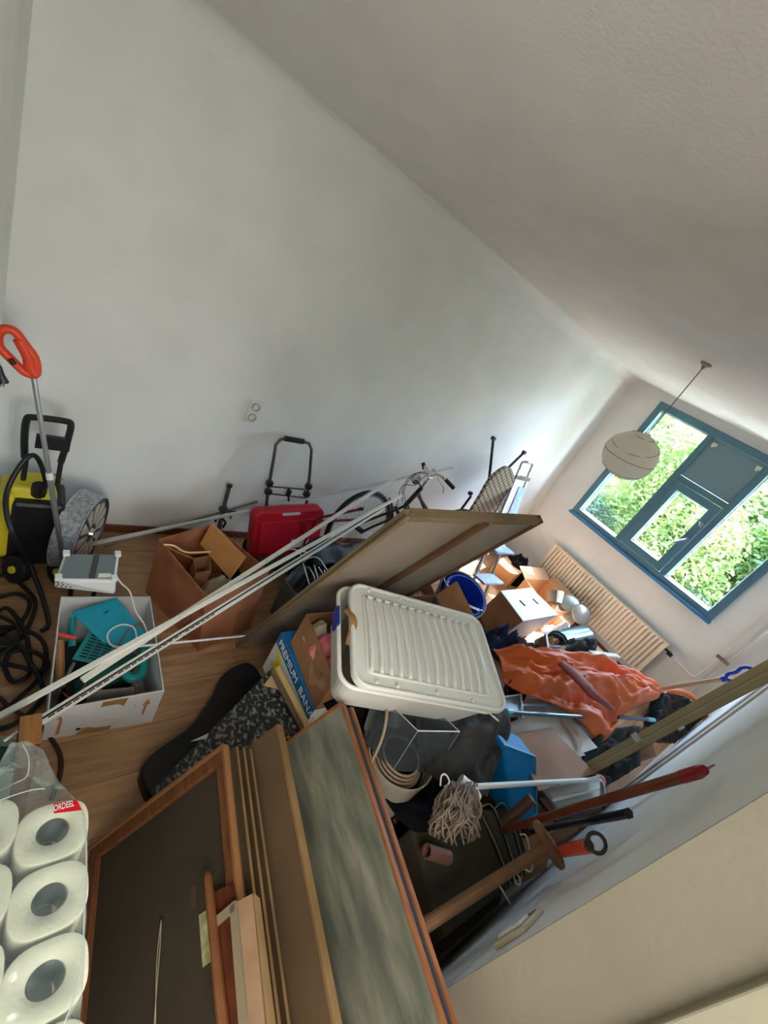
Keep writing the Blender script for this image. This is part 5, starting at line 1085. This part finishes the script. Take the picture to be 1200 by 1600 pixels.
a, b = az(667, 1330, .50), az(700, 1340, .47); put('tube_wall', MB().lathe([(.018, 0), (.024, 0), (.024, (b-a).length), (.018, (b-a).length), (.018, 0)], a, b-a, 20), mat('brown_roll', (128, 88, 74), .7), cr, smooth=False)
# ================================================================== HANDLES AGAINST THE RIGHT WALL
wh = thing('red_capped_handle', tuple(az(786, 1296, .5)), 'long reddish-brown wooden handle with a red cap leaning on the right wall', 'handle')
a, b = az(786, 1297, .52), ax(1092, 1206, .12); b2 = ax(1100, 1203, .12)
put('shaft', MB().tube([a, b], .0135, 14), mat('red_brown_wood', (122, 62, 36), .4, rgb2=(100, 48, 28), scale=8), wh); put('cap', MB().tube([a.lerp(b, .945), b, b2], [.0148, .0148, .011], 14), mat('dark_red_cap', (136, 18, 30), .4), wh); put('hang_loop', MB().tube([b2, ax(1116, 1195, .13), ax(1110, 1199, .13), b], .0025, 6), mat('dark_red_cap', (136, 18, 30), .4), wh)
bkh = thing('black_grip_tool', tuple(az(845, 1292, .5)), 'short black tool handle with a squared end below the red-capped handle', 'handle')  # tool of unknown use with a black tube handle
a, b = az(830, 1300, .5), ax(981, 1271, .12); put('shaft', MB().tube([a, b], .010, 10, flat=1), mat('black_steel', (38, 38, 42), .4), bkh); put('grip', MB().tube([a.lerp(b, .68), b], .013, 10), black, bkh); put('end_plate', MB().tube([b, b+(b-a).normalized()*.006], .015, 6), mat('black_steel', (38, 38, 42), .4), bkh)
ot = thing('orange_handled_tool', tuple(az(875, 1330, .5)), 'orange-handled tool ending in a black ring next to the T-handle', 'tool')
a, b = az(860, 1335, .62), ax(919, 1322, .11); put('handle', MB().tube([a, b], [.015, .017], 10), orange_p, ot)
rc_ = ax(932, 1317, .11); vw = (rc_-CAM).normalized(); e1_ = (b-a).normalized(); e1_ = (e1_-vw*e1_.dot(vw)).normalized(); e2_ = e1_.cross(vw)
put('ring', MB().tube([rc_+e1_*.021*math.cos(g)+e2_*.021*math.sin(g) for g in [2*PI*i/24 for i in range(24)]], .005, 8, closed=True), black, ot, smooth=True)
put('collar', MB().tube([b, rc_-e1_*.02], .012, 10), black, ot); put('steel_bar', MB().tube([az(865, 1322, .64), ax(922, 1310, .10)], .003, 6), dull_steel, ot)
# T handle (spade)
sp_ = thing('t_handle_spade', tuple(az(672, 1440, .42)), 'spade with pale wooden shaft and T-shaped grip crossing the khaki canvas', 'spade')
a, b = az(655, 1452, .52), az(856, 1322, .775); put('shaft', MB().tube([a, a.lerp(b, .5), b], [.020, .019, .0165], 14), mat('weathered_wood', (134, 98, 64), .6, rgb2=(112, 80, 50), scale=10), sp_)
g0_, g1_ = az(836, 1284, .80), az(879, 1356, .76); put('t_grip', MB().tube([g0_, g0_.lerp(g1_, .1), g0_.lerp(g1_, .35), g0_.lerp(g1_, .6), g0_.lerp(g1_, .9), g1_], [.011, .016, .021, .021, .017, .011], 14), mat('weathered_wood', (156, 118, 80), .6), sp_, smooth=True)
rod('wooden_stick', az(786, 1288, .52), az(832, 1248, .66), .022, mat('brown_stick', (104, 76, 56), .6, rgb2=(88, 62, 46), scale=8), 'thick short brown wooden stick poking up in front of the blue bin', 'stick', n=14)
rod('wooden_peg', az(862, 1310, .52), az(900, 1290, .60), .017, mat('weathered_wood', (156, 118, 80), .6), 'pale round wooden peg behind the T-shaped grip', 'peg', n=12)
tag(put('tan_box_scrap', MB().prism(Z([(818, 1310, .45), (848, 1300, .47), (856, 1345, .42), (820, 1366, .38)]), (.02, .02, -.05)), card), 'tan cardboard scrap behind the T-shaped grip', 'cardboard')
coil('white_cable_loop', Z([(812, 1304, .5), (822, 1306, .5), (828, 1330, .48), (832, 1352, .46), (828, 1362, .45), (820, 1358, .45)]), .003, cord_w, 'thin white cable looping between the khaki canvas and the tan scrap', 'cable')
# beige rail
br = thing('beige_rail', tuple(az(925, 1200, .5)), 'long beige grooved rail leaning from the papers up to the right wall', 'rail')
a, b = az(918, 1202, .52), ax(1240, 1026, .08); d = (b-a).normalized(); s_ = d.cross((a.lerp(b, .5)-CAM).normalized()).normalized(); w_ = s_.cross(d)
if w_.dot(CAM-a) < 0: w_ = -w_
put('profile', MB().slab(a-s_*.028, b-a, s_*.026, -w_*.02).slab(a+s_*.003, b-a, s_*.025, -w_*.02), beige_rail, br); put('centre_bead', MB().slab(a-s_*.0055, b-a, s_*.007, w_*.005), mat('beige_light', (206, 190, 152), .4), br)
put('groove', MB().slab(a-s_*.002-w_*.008, b-a, s_*.005, w_*.006).slab(a-s_*.0295, b-a, s_*.0015, w_*.003), mat('groove_dark', (96, 84, 62), .6), br)
f = .345; c = a.lerp(b, f); put('clip', MB().slab(c+s_*.0-d*.018+w_*.001, d*.036, s_*.036, w_*.004), white_p, br); put('clip_leg', MB().slab(c+s_*.036-d*.01, d*.03, s_*.025, -w_*.02), grey_p, br)
put('clip', MB().slab(a.lerp(b, .53)-s_*.034, d*.03, s_*.01, w_*.006), white_p, br)
# snow shovel style D grip
ds = thing('d_grip_shovel', tuple(az(1020, 1078, .5)), 'shovel with blue D-shaped grip and pale wooden shaft leaning towards the pipes', 'shovel')
a, b = az(1015, 1079, .56), ay(1135, 1060, 3.75)
put('shaft', MB().tube([a, b], .0155, 12), mat('pale_shaft', (190, 150, 108), .5), ds)
dg_ = [ay(px, py, 3.75) for px, py in ((1134, 1060), (1138, 1053), (1150, 1050), (1160, 1043), (1172, 1044), (1181, 1050), (1176, 1060), (1160, 1064), (1145, 1064))]
put('d_grip', MB().tube(bez(dg_, 5, closed=True), .012, 10, closed=True), blue_p, ds, smooth=True); put('grip_socket', MB().tube([b.lerp(a, .06), b], .021, 12), blue_p, ds)
# ================================================================== STACK OF LEANING PICTURES
lng = Vector((.99, -.148, -.022)).normalized(); en = Vector((.09, .41, .905)); en = (en-lng*en.dot(lng)).normalized(); nn_ = lng.cross(en).normalized()
if nn_.dot(CAM-Vector((-.3, .5, .5))) < 0: nn_ = -nn_
def lean(name, corner_px, ztop, zbot, length, label, cat, loc_only=False):
    t = az(corner_px[0], corner_px[1], ztop); h = (ztop-zbot)/en.z; b = t-en*h
    th = thing(name, (b.x, b.y, b.z), label, cat)
    return th, b, h, length
# 1: stretched canvas seen from behind with brown stretcher frame
th, b, h, Lg = lean('framed_canvas', (360, 1165), .60, .0, .95, 'back of a large brown-framed canvas with a string, front of the leaning stack', 'painting')
BC = Vector(b); bk_ = mat('canvas_back', (64, 55, 41), .85, rgb2=(54, 46, 34), scale=3, bump=.05, bscale=500)
put('canvas_backing', MB().slab(b+nn_*.002, lng*Lg, en*h, nn_*.004), bk_, th)
for o_, u_, v_ in ((b, lng*.045, en*h), (b+lng*.045+en*(h-.045), lng*(Lg-.045), en*.045), (b+lng*.045, lng*(Lg-.045), en*.045), (b+lng*Lg, lng*.045, en*h)):
    put('frame_bar', MB().slab(o_+nn_*.004, u_, v_, nn_*.02), mat('stretcher_wood', (122, 76, 44), .5, rgb2=(96, 58, 32), scale=6, stretch=(1.2, 12, 12)), th, bevel=.003)
for o_, u_, v_ in ((b-lng*.004-en*0, lng*.012, en*h), (b+en*(h-.008), lng*Lg, en*.012)): put('frame_lip', MB().slab(o_+nn_*.012, u_, v_, nn_*.02), mat('lip_wood', (134, 92, 54), .5), th, bevel=.002)
def onp(px, py, off=.008):     # point of the canvas plane
    d = ray(px, py); n = nn_; p0 = BC+n*off; return CAM+d*((p0-CAM).dot(n)/d.dot(n))
put('nail_hole', MB().lathe([(.008, 0), (.008, .001), (0, .001)], onp(252, 1437, .007), nn_, 12), mat('hole_dark', (30, 24, 20), .9), th)
put('hanging_string', MB().tube(bez([onp(252, 1437, .012), onp(247, 1480, .014), onp(244, 1530, .014), onp(243, 1640, .014)]), .0012, 5).tube(bez([onp(252, 1437, .012), onp(250, 1480, .014), onp(246, 1530, .016), onp(238, 1640, .014)]), .0012, 5), mat('string_pale', (176, 162, 136), .7), th, smooth=True)
put('paper_label', MB().prism([onp(298, 1386), onp(308, 1380), onp(306, 1418), onp(299, 1422)], nn_*.001), mat('old_label', (76, 60, 38), .8), th)
put('green_label', MB().prism([onp(311, 1430), onp(322, 1422), onp(330, 1502), onp(317, 1512)], nn_*.001), mat('green_white_label', (150, 152, 96), .7, rgb2=(196, 190, 150), scale=40), th)
put('pencil_title', MB().tube([onp(x_, 1222-.58*(x_-275)+(3 if i % 2 else -3), .027) for i, x_ in enumerate(range(262, 302, 3))], .0008, 4), mat('pencil_mark', (110, 64, 34), .7), th)
# slats right behind its top edge
for i in range(3):
    th2, b2, h2, l2_ = lean('stretcher_frame', (364+5*i, 1166+1*i), .605, .0, .95, ['thin pine strip frame directly behind the big brown-framed canvas', 'second thin pine frame behind the brown-framed canvas', 'third thin pine frame, next to the smooth brown panel'][i], 'frame')
    sh_ = -nn_*(.012+.016*i)
    put('face_board', MB().slab(b2+sh_, lng*.95, en*h2, -nn_*.006), mdf, th2); put('edge_strip', MB().slab(b2+sh_+en*(h2-.016), lng*.95, en*.018, -nn_*.009), mat('thin_pine', (124, 96, 62), .6, rgb2=(104, 78, 48), scale=7), th2, bevel=.001)
# brown panel
th, b, h, Lg = lean('hardboard_sheet', (433, 1133), .66, .0, 1.0, 'smooth brown hardboard panel with pale edge between the brown frame and the green painting', 'panel')
put('panel_face', MB().slab(b, lng*Lg, en*h, nn_*.004), mdf, th); put('pale_edge', MB().slab(b-nn_*.018, lng*Lg, en*(h), nn_*.017), mat('pale_edge_wood', (134, 106, 68), .6, rgb2=(112, 86, 52), scale=6), th, bevel=.002)
put('top_strip', MB().slab(b+en*(h-.004)-nn_*.02, lng*Lg, en*.012, nn_*.026), mat('pale_edge_wood', (158, 128, 84), .6), th, bevel=.002)
# green painting
th, b, h, Lg = lean('green_painting', (535, 1103), .78, .02, .86, 'large mottled grey-green painting with a thin orange-brown wooden edge', 'painting')
pm = mat('green_paint', (84, 88, 76), .45, rgb2=(134, 131, 112), scale=5, stretch=(.8, 4.5, 4), lo=.36, hi=.72, detail=7, bump=.15, bscale=30)
put('canvas', MB().slab(b+nn_*.004, lng*Lg, en*h, nn_*.006), pm, th)
put('frame_bar', MB().slab(b-lng*.012, lng*.012, en*(h+.012), nn_*.014-nn_*.0), wood_x, th, bevel=.001)
put('frame_bar', MB().slab(b+en*h-nn_*.012, lng*Lg, en*.008, nn_*.022), wood_x, th, bevel=.001)
put('hanging_eye', MB().tube(bez([b+en*(h*.66)-lng*.012, b+en*(h*.67)-lng*.03, b+en*(h*.70)-lng*.028, b+en*(h*.70)-lng*.012]), .003, 6), pine, th)
th, b, h, Lg = lean('wood_framed_picture', (546, 1104), .783, .02, .86, 'second orange-brown frame with a slate blue edge behind the green painting', 'painting')
put('blue_canvas_edge', MB().slab(b-nn_*.006, lng*Lg, en*(h-.004), nn_*.004), mat('slate_canvas', (58, 61, 70), .7), th); put('frame_bar', MB().slab(b+en*(h-.02)-nn_*.024, lng*Lg, en*.022, nn_*.017), wood_x, th, bevel=.002)
put('frame_side', MB().slab(b-nn_*.024, lng*.02, en*h, nn_*.017), wood_x, th, bevel=.002)
for f in (.1, .42): put('dowel_hole', MB().lathe([(.006, 0), (.006, .001), (0, .001)], b+lng*Lg*f+en*(h+.002)-nn_*.042, en, 10), mat('hole_dark', (30, 24, 20), .9), th)
# wooden stake and small frames in front of the first canvas
th = thing('wooden_stake', tuple(onp(345, 1600, .05)), 'narrow rounded wooden stake lying against the front canvas', 'stake')
a, b_ = onp(324, 1362, .05), onp(352, 1640, .05); put('stake_body', MB().tube([a, a.lerp(b_, .03), b_], [.006, .011, .0135], 10, flat=.8), mat('stake_wood', (128, 80, 42), .55, rgb2=(104, 62, 30), scale=8), th)
def sf(pts, off, thick, name, label, m, cat='frame', hollow=None):
    q = [onp(px, py, off) for px, py in pts]; t = thing(name, tuple(q[2]), label, cat); return t, q
t, q = sf(((342, 1427), (372, 1405), (392, 1640), (362, 1640)), .035, .012, 'small_white_frame', 'small off-white frame with dark brown middle beside the stake', mdf_pale)
put('backing', MB().prism([onp(342, 1440, .034), onp(364, 1425, .034), onp(384, 1640, .034), onp(352, 1640, .034)], nn_*.004), wood_dk, t)
put('frame_bar', MB().prism([onp(342, 1430, .036), onp(370, 1406, .036), onp(372, 1420, .036), onp(342, 1447, .036)], nn_*.008), mat('faded_white_wood', (150, 136, 108), .7), t); put('frame_bar', MB().prism([onp(362, 1416, .036), onp(372, 1407, .036), onp(394, 1640, .036), onp(380, 1640, .036)], nn_*.008), mat('faded_white_wood', (150, 136, 108), .7), t)
t, q = sf(((370, 1410), (397, 1396), (430, 1640), (400, 1640)), .04, .012, 'pale_panel_stack', 'pale pinkish panel at the near end of the small frames', mdf_pale)
put('panel_face', MB().prism([onp(374, 1408, .05), onp(396, 1396, .05), onp(420, 1640, .05), onp(396, 1640, .05)], nn_*.005), mat('pinkish_board', (176, 146, 116), .7, rgb2=(160, 124, 94), scale=8), t)
for i in range(3): put('edge_layer', MB().prism([onp(397+3*i, 1397+3*i, .046-.01*i), onp(400+3*i, 1396+3*i, .046-.01*i), onp(426+5*i, 1640, .046-.01*i), onp(421+5*i, 1640, .046-.01*i)], nn_*.008), mat('pale_edge_wood', (134, 106, 68), .6), t)
tag(put('dark_backing_board', MB().prism([onp(334, 1395, .028), onp(368, 1378, .028), onp(372, 1405, .028), onp(338, 1430, .028)], nn_*.004), wood_dk), 'dark brown board corner just above the small off-white frame', 'board')
# ================================================================== GUITAR CASE, MARBLED BOARD
gcs = thing('guitar_case', tuple(az(300, 1130, 0)), 'black hourglass-shaped guitar case lying on the floor', 'guitar case')
gp = [az(px, py, .10) for px, py in bez([(378, 1035, 0), (395, 1037, 0), (408, 1052, 0), (422, 1075, 0), (430, 1100, 0), (400, 1140, 0), (350, 1180, 0), (300, 1220, 0), (262, 1236, 0), (236, 1236, 0), (226, 1215, 0), (223, 1197, 0), (236, 1178, 0), (262, 1158, 0), (300, 1130, 0), (330, 1090, 0), (350, 1052, 0)], 5, closed=True) for px, py in [(px.x, px.y) for px in [px]]] if 0 else [az(v.x, v.y, .10) for v in bez([(378, 1035, 0), (395, 1037, 0), (408, 1052, 0), (422, 1075, 0), (430, 1100, 0), (400, 1140, 0), (350, 1180, 0), (300, 1220, 0), (262, 1236, 0), (236, 1236, 0), (226, 1215, 0), (223, 1197, 0), (236, 1178, 0), (262, 1158, 0), (300, 1130, 0), (330, 1090, 0), (350, 1052, 0)], 5, closed=True)]
put('case_body', MB().prism([Vector((p.x, p.y, .003)) for p in gp], (0, 0, .095)), mat('black_case', (14, 14, 15), .5), gcs, bevel=.012)
put('lid_seam', MB().tube([p-Vector((0, 0, .03)) for p in gp], .004, 6, closed=True), black, gcs)
mbm = mat('marble_print', (18, 18, 18), .35, rgb2=(150, 150, 142), scale=48, lo=.5, hi=.68, detail=9, stretch=(1, 1.6, 1))
mbd = thing('marbled_board', tuple(az(400, 1150, .1)), 'black and white marbled slab leaning behind the brown canvas frame', 'board')
q = [az(425, 1043, .34), az(474, 1140, .40), az(340, 1330, .2), az(234, 1238, .12)]
n = (q[1]-q[0]).cross(q[3]-q[0]).normalized(); n = n if n.z > 0 else -n; q[2] = q[2]-n*((q[2]-q[0]).dot(n))
put('slab_body', MB().prism(q, -n*.03), mbm, mbd, bevel=.002)
put('chipped_spot', MB().prism([az(300, 1163, .255)+n*.02, az(328, 1150, .27)+n*.02, az(325, 1158, .265)+n*.02], n*.002), mat('chip_white', (170, 165, 150), .8), mbd)
eb = thing('chipped_boards', tuple(az(440, 1060, .3)), 'two bare chipboard panels with pale yellow edges beside the fruit box', 'board')
q1 = [az(432, 1044, .42), az(482, 1138, .44), az(474, 1142, .40), az(424, 1050, .38)]
put('edge', MB().prism([az(431, 1043, .45), az(437, 1040, .45), az(486, 1134, .46), az(480, 1140, .46)], (0, .0, -.01)), yellow_edge, eb, bevel=.001); put('edge', MB().prism([az(424, 1050, .43), az(428, 1047, .43), az(477, 1140, .44), az(473, 1144, .44)], (0, 0, -.01)), mat('dark_edge', (112, 92, 62), .7), eb)
put('bare_corner', MB().prism([az(412, 1071, .39), az(432, 1044, .40), az(440, 1062, .40), az(436, 1076, .39)], (0, 0, -.004)), mat('bare_chipboard', (190, 164, 116), .75), eb)
# ================================================================== TOILET PAPER
zt = .86; tg = 'toilet rolls in the clear bag'
rl = [(83, 1298), (80, 1402), (72, 1530), (-12, 1300), (-30, 1400), (-40, 1540), (70, 1680)]
labs = ['toilet roll nearest the red tape in the clear bag', 'middle roll of the right-hand column in the clear bag', 'lowest full roll of the right-hand column in the clear bag', 'cut-off roll at the left edge beside the topmost roll', 'cut-off roll at the left edge beside the middle roll', 'cut-off roll at the left edge beside the lowest roll', 'partly visible roll at the very bottom left of the picture']
cs_ = [az(px, py, zt) for px, py in rl]
for i, c in enumerate(cs_):
    c = cs_[0]+(cs_[2]-cs_[0])*([0, .5, 1, 0, .5, 1, 1.5][i]) + (Vector((0, 0, 0)) if i in (0, 1, 2, 6) else (cs_[3]-cs_[0]).normalized()*.118)
    cs_[i] = c
sp2 = (cs_[1]-cs_[0]).length; Rr = sp2*.49
for i, c in enumerate(cs_):
    t = thing('toilet_roll', (c.x, c.y, zt-.1), labs[i], 'toilet roll', tg)
    d1_ = (cs_[1]-cs_[0]).normalized(); d2_ = Vector((-d1_.y, d1_.x, 0)); mb = MB(); ro, rin = [], []; n_ = 40
    prof = [(.40, -.1, 1), (1, -.1, 0), (1.0, -.05, 0), (1.0, -.008, 0), (.995, -.003, 0), (.98, 0, 0), (.96, .0005, 0), (.48, .001, 1), (.45, -.004, 1), (.44, -.1, 1)]
    for f, hh, inner in prof:
        for j in range(n_):
            g = 2*PI*j/n_; ss = Rr*f*(1 if inner else 1/((abs(math.cos(g))**3.0+abs(math.sin(g))**3.0)**(1/3.0))); mb.v.append(Vector((c.x, c.y, zt+hh))+d1_*ss*math.cos(g)*.97+d2_*ss*math.sin(g)*1.08)
    for k in range(len(prof)-1):
        for j in range(n_): mb.f.append((k*n_+j, k*n_+(j+1) % n_, (k+1)*n_+(j+1) % n_, (k+1)*n_+j))
    put('paper_roll', mb, tissue, t, smooth=True)
    put('cardboard_core', MB().lathe([(Rr*.44, -.1), (Rr*.44, -.004), (Rr*.42, -.004), (Rr*.42, -.1)], (c.x, c.y, zt), (0, 0, 1), 28), mat('shaded_core', (58, 60, 58), .85), t)  # core colour darkened to give the shade inside the roll
pb = thing('clear_bag', (cs_[1].x, cs_[1].y, zt-.1), 'clear plastic bag with red tape wrapped round the toilet rolls', 'bag')
def crink(a, b, p): return Vector((0, 0, .006*noise.noise(p*40)+.006*noise.noise(p*18)))
bt1 = Z([(-60, 1230, zt+.03), (0, 1215, zt+.03), (40, 1210, zt+.02), (100, 1235, zt+.012), (128, 1262, zt+.01)])
bb1 = Z([(-80, 1700, zt+.015), (0, 1720, zt+.015), (60, 1720, zt+.015), (100, 1700, zt+.012), (108, 1690, zt+.01)])
put('film_cover', coons(bt1, bb1, [bt1[0], bb1[0]], [bt1[-1]]+Z([(136, 1300, zt+.008), (136, 1400, zt+.008), (132, 1500, zt+.008), (124, 1600, zt+.008)])+[bb1[-1]], 60, 110, crink), film, pb, smooth=True)
ct = Z([(-50, 1230, zt+.05), (-5, 1196, zt+.12), (20, 1170, zt+.16), (38, 1163, zt+.18), (62, 1168, zt+.17), (72, 1180, zt+.15), (80, 1200, zt+.11), (100, 1232, zt+.03), (128, 1262, zt+.01)])
def crk2(a, b, p): f = edgefade(a, b, .06); return Vector((.02*noise.noise(p*14)*f, .02*noise.noise(p*14+Vector((5, 5, 5)))*f, (.02*noise.noise(p*22)+.012*(1-abs(noise.noise(p*30))*3))*f))
put('film_collar', coons(ct, bt1, [ct[0], bt1[0]], [ct[-1], bt1[-1]+Vector((0, 0, .0005))], 70, 30, crk2), film, pb, smooth=True)
put('film_side', coons([bt1[-1]]+Z([(137, 1300, zt+.008), (136, 1400, zt+.008), (132, 1500, zt+.008), (124, 1600, zt+.008)])+[bb1[-1]], [p-Vector((-.004, -.0, .11)) for p in [bt1[-1]]+Z([(133, 1300, zt+.008), (133, 1400, zt+.008), (130, 1500, zt+.008), (122, 1600, zt+.008)])+[bb1[-1]]], [bt1[-1], bt1[-1]-Vector((0, 0, .11))], [bb1[-1], bb1[-1]-Vector((0, 0, .11))], 60, 8, crink), film, pb, smooth=True)
fold_m = sheet('film_fold', (214, 230, 226), (235, 240, 240), rough=.12, fres=1.6, body=.55)
for pts in ([(35, 1163), (44, 1180), (45, 1200), (40, 1215), (20, 1225), (-10, 1240)], [(-10, 1254), (20, 1243), (50, 1234), (70, 1232)], [(130, 1280), (135, 1330), (132, 1420), (128, 1500), (115, 1560), (100, 1600)]):
    put('film_crease', MB().tube(bez(Z([(x_, y_, zt+.035 if y_ > 1230 else zt+.12) for x_, y_ in pts])), .0012, 6, flat=.5), fold_m, pb, smooth=True)
rt = [az(px, py, zt+.03) for px, py in ((84, 1256), (120, 1250), (128, 1266), (84, 1271))]
t_r = mat('red_tape', (196, 22, 34), .3); put('red_tape', MB().prism(rt, (0, 0, .0012)), t_r, pb)
text('lettering', 'ORDEEL', az(84, 1267.5, zt+.033), az(118, 1259, zt+.033)-az(83, 1268.5, zt+.033), az(83, 1256, zt+.033)-az(83, 1268, zt+.033), (az(83, 1257, zt)-az(83, 1266, zt)).length, paper, pb, width=(az(83, 1266, zt)-az(114, 1258, zt)).length)
stc = thing('paper_stand', (-.3, .08, 0), 'tall darkened carton under the toilet rolls', 'box')
cmn = (cs_[1]+cs_[4])/2
put('carton_body', MB().span((cmn.x-.13, YN+.01, 0), (cmn.x+.2, cmn.y+.07, zt-.102)), mat('hole_shade_board', (52, 44, 38), .85), stc, bevel=.003)  # dark colour stands in for shade at the bottom of the roll holes
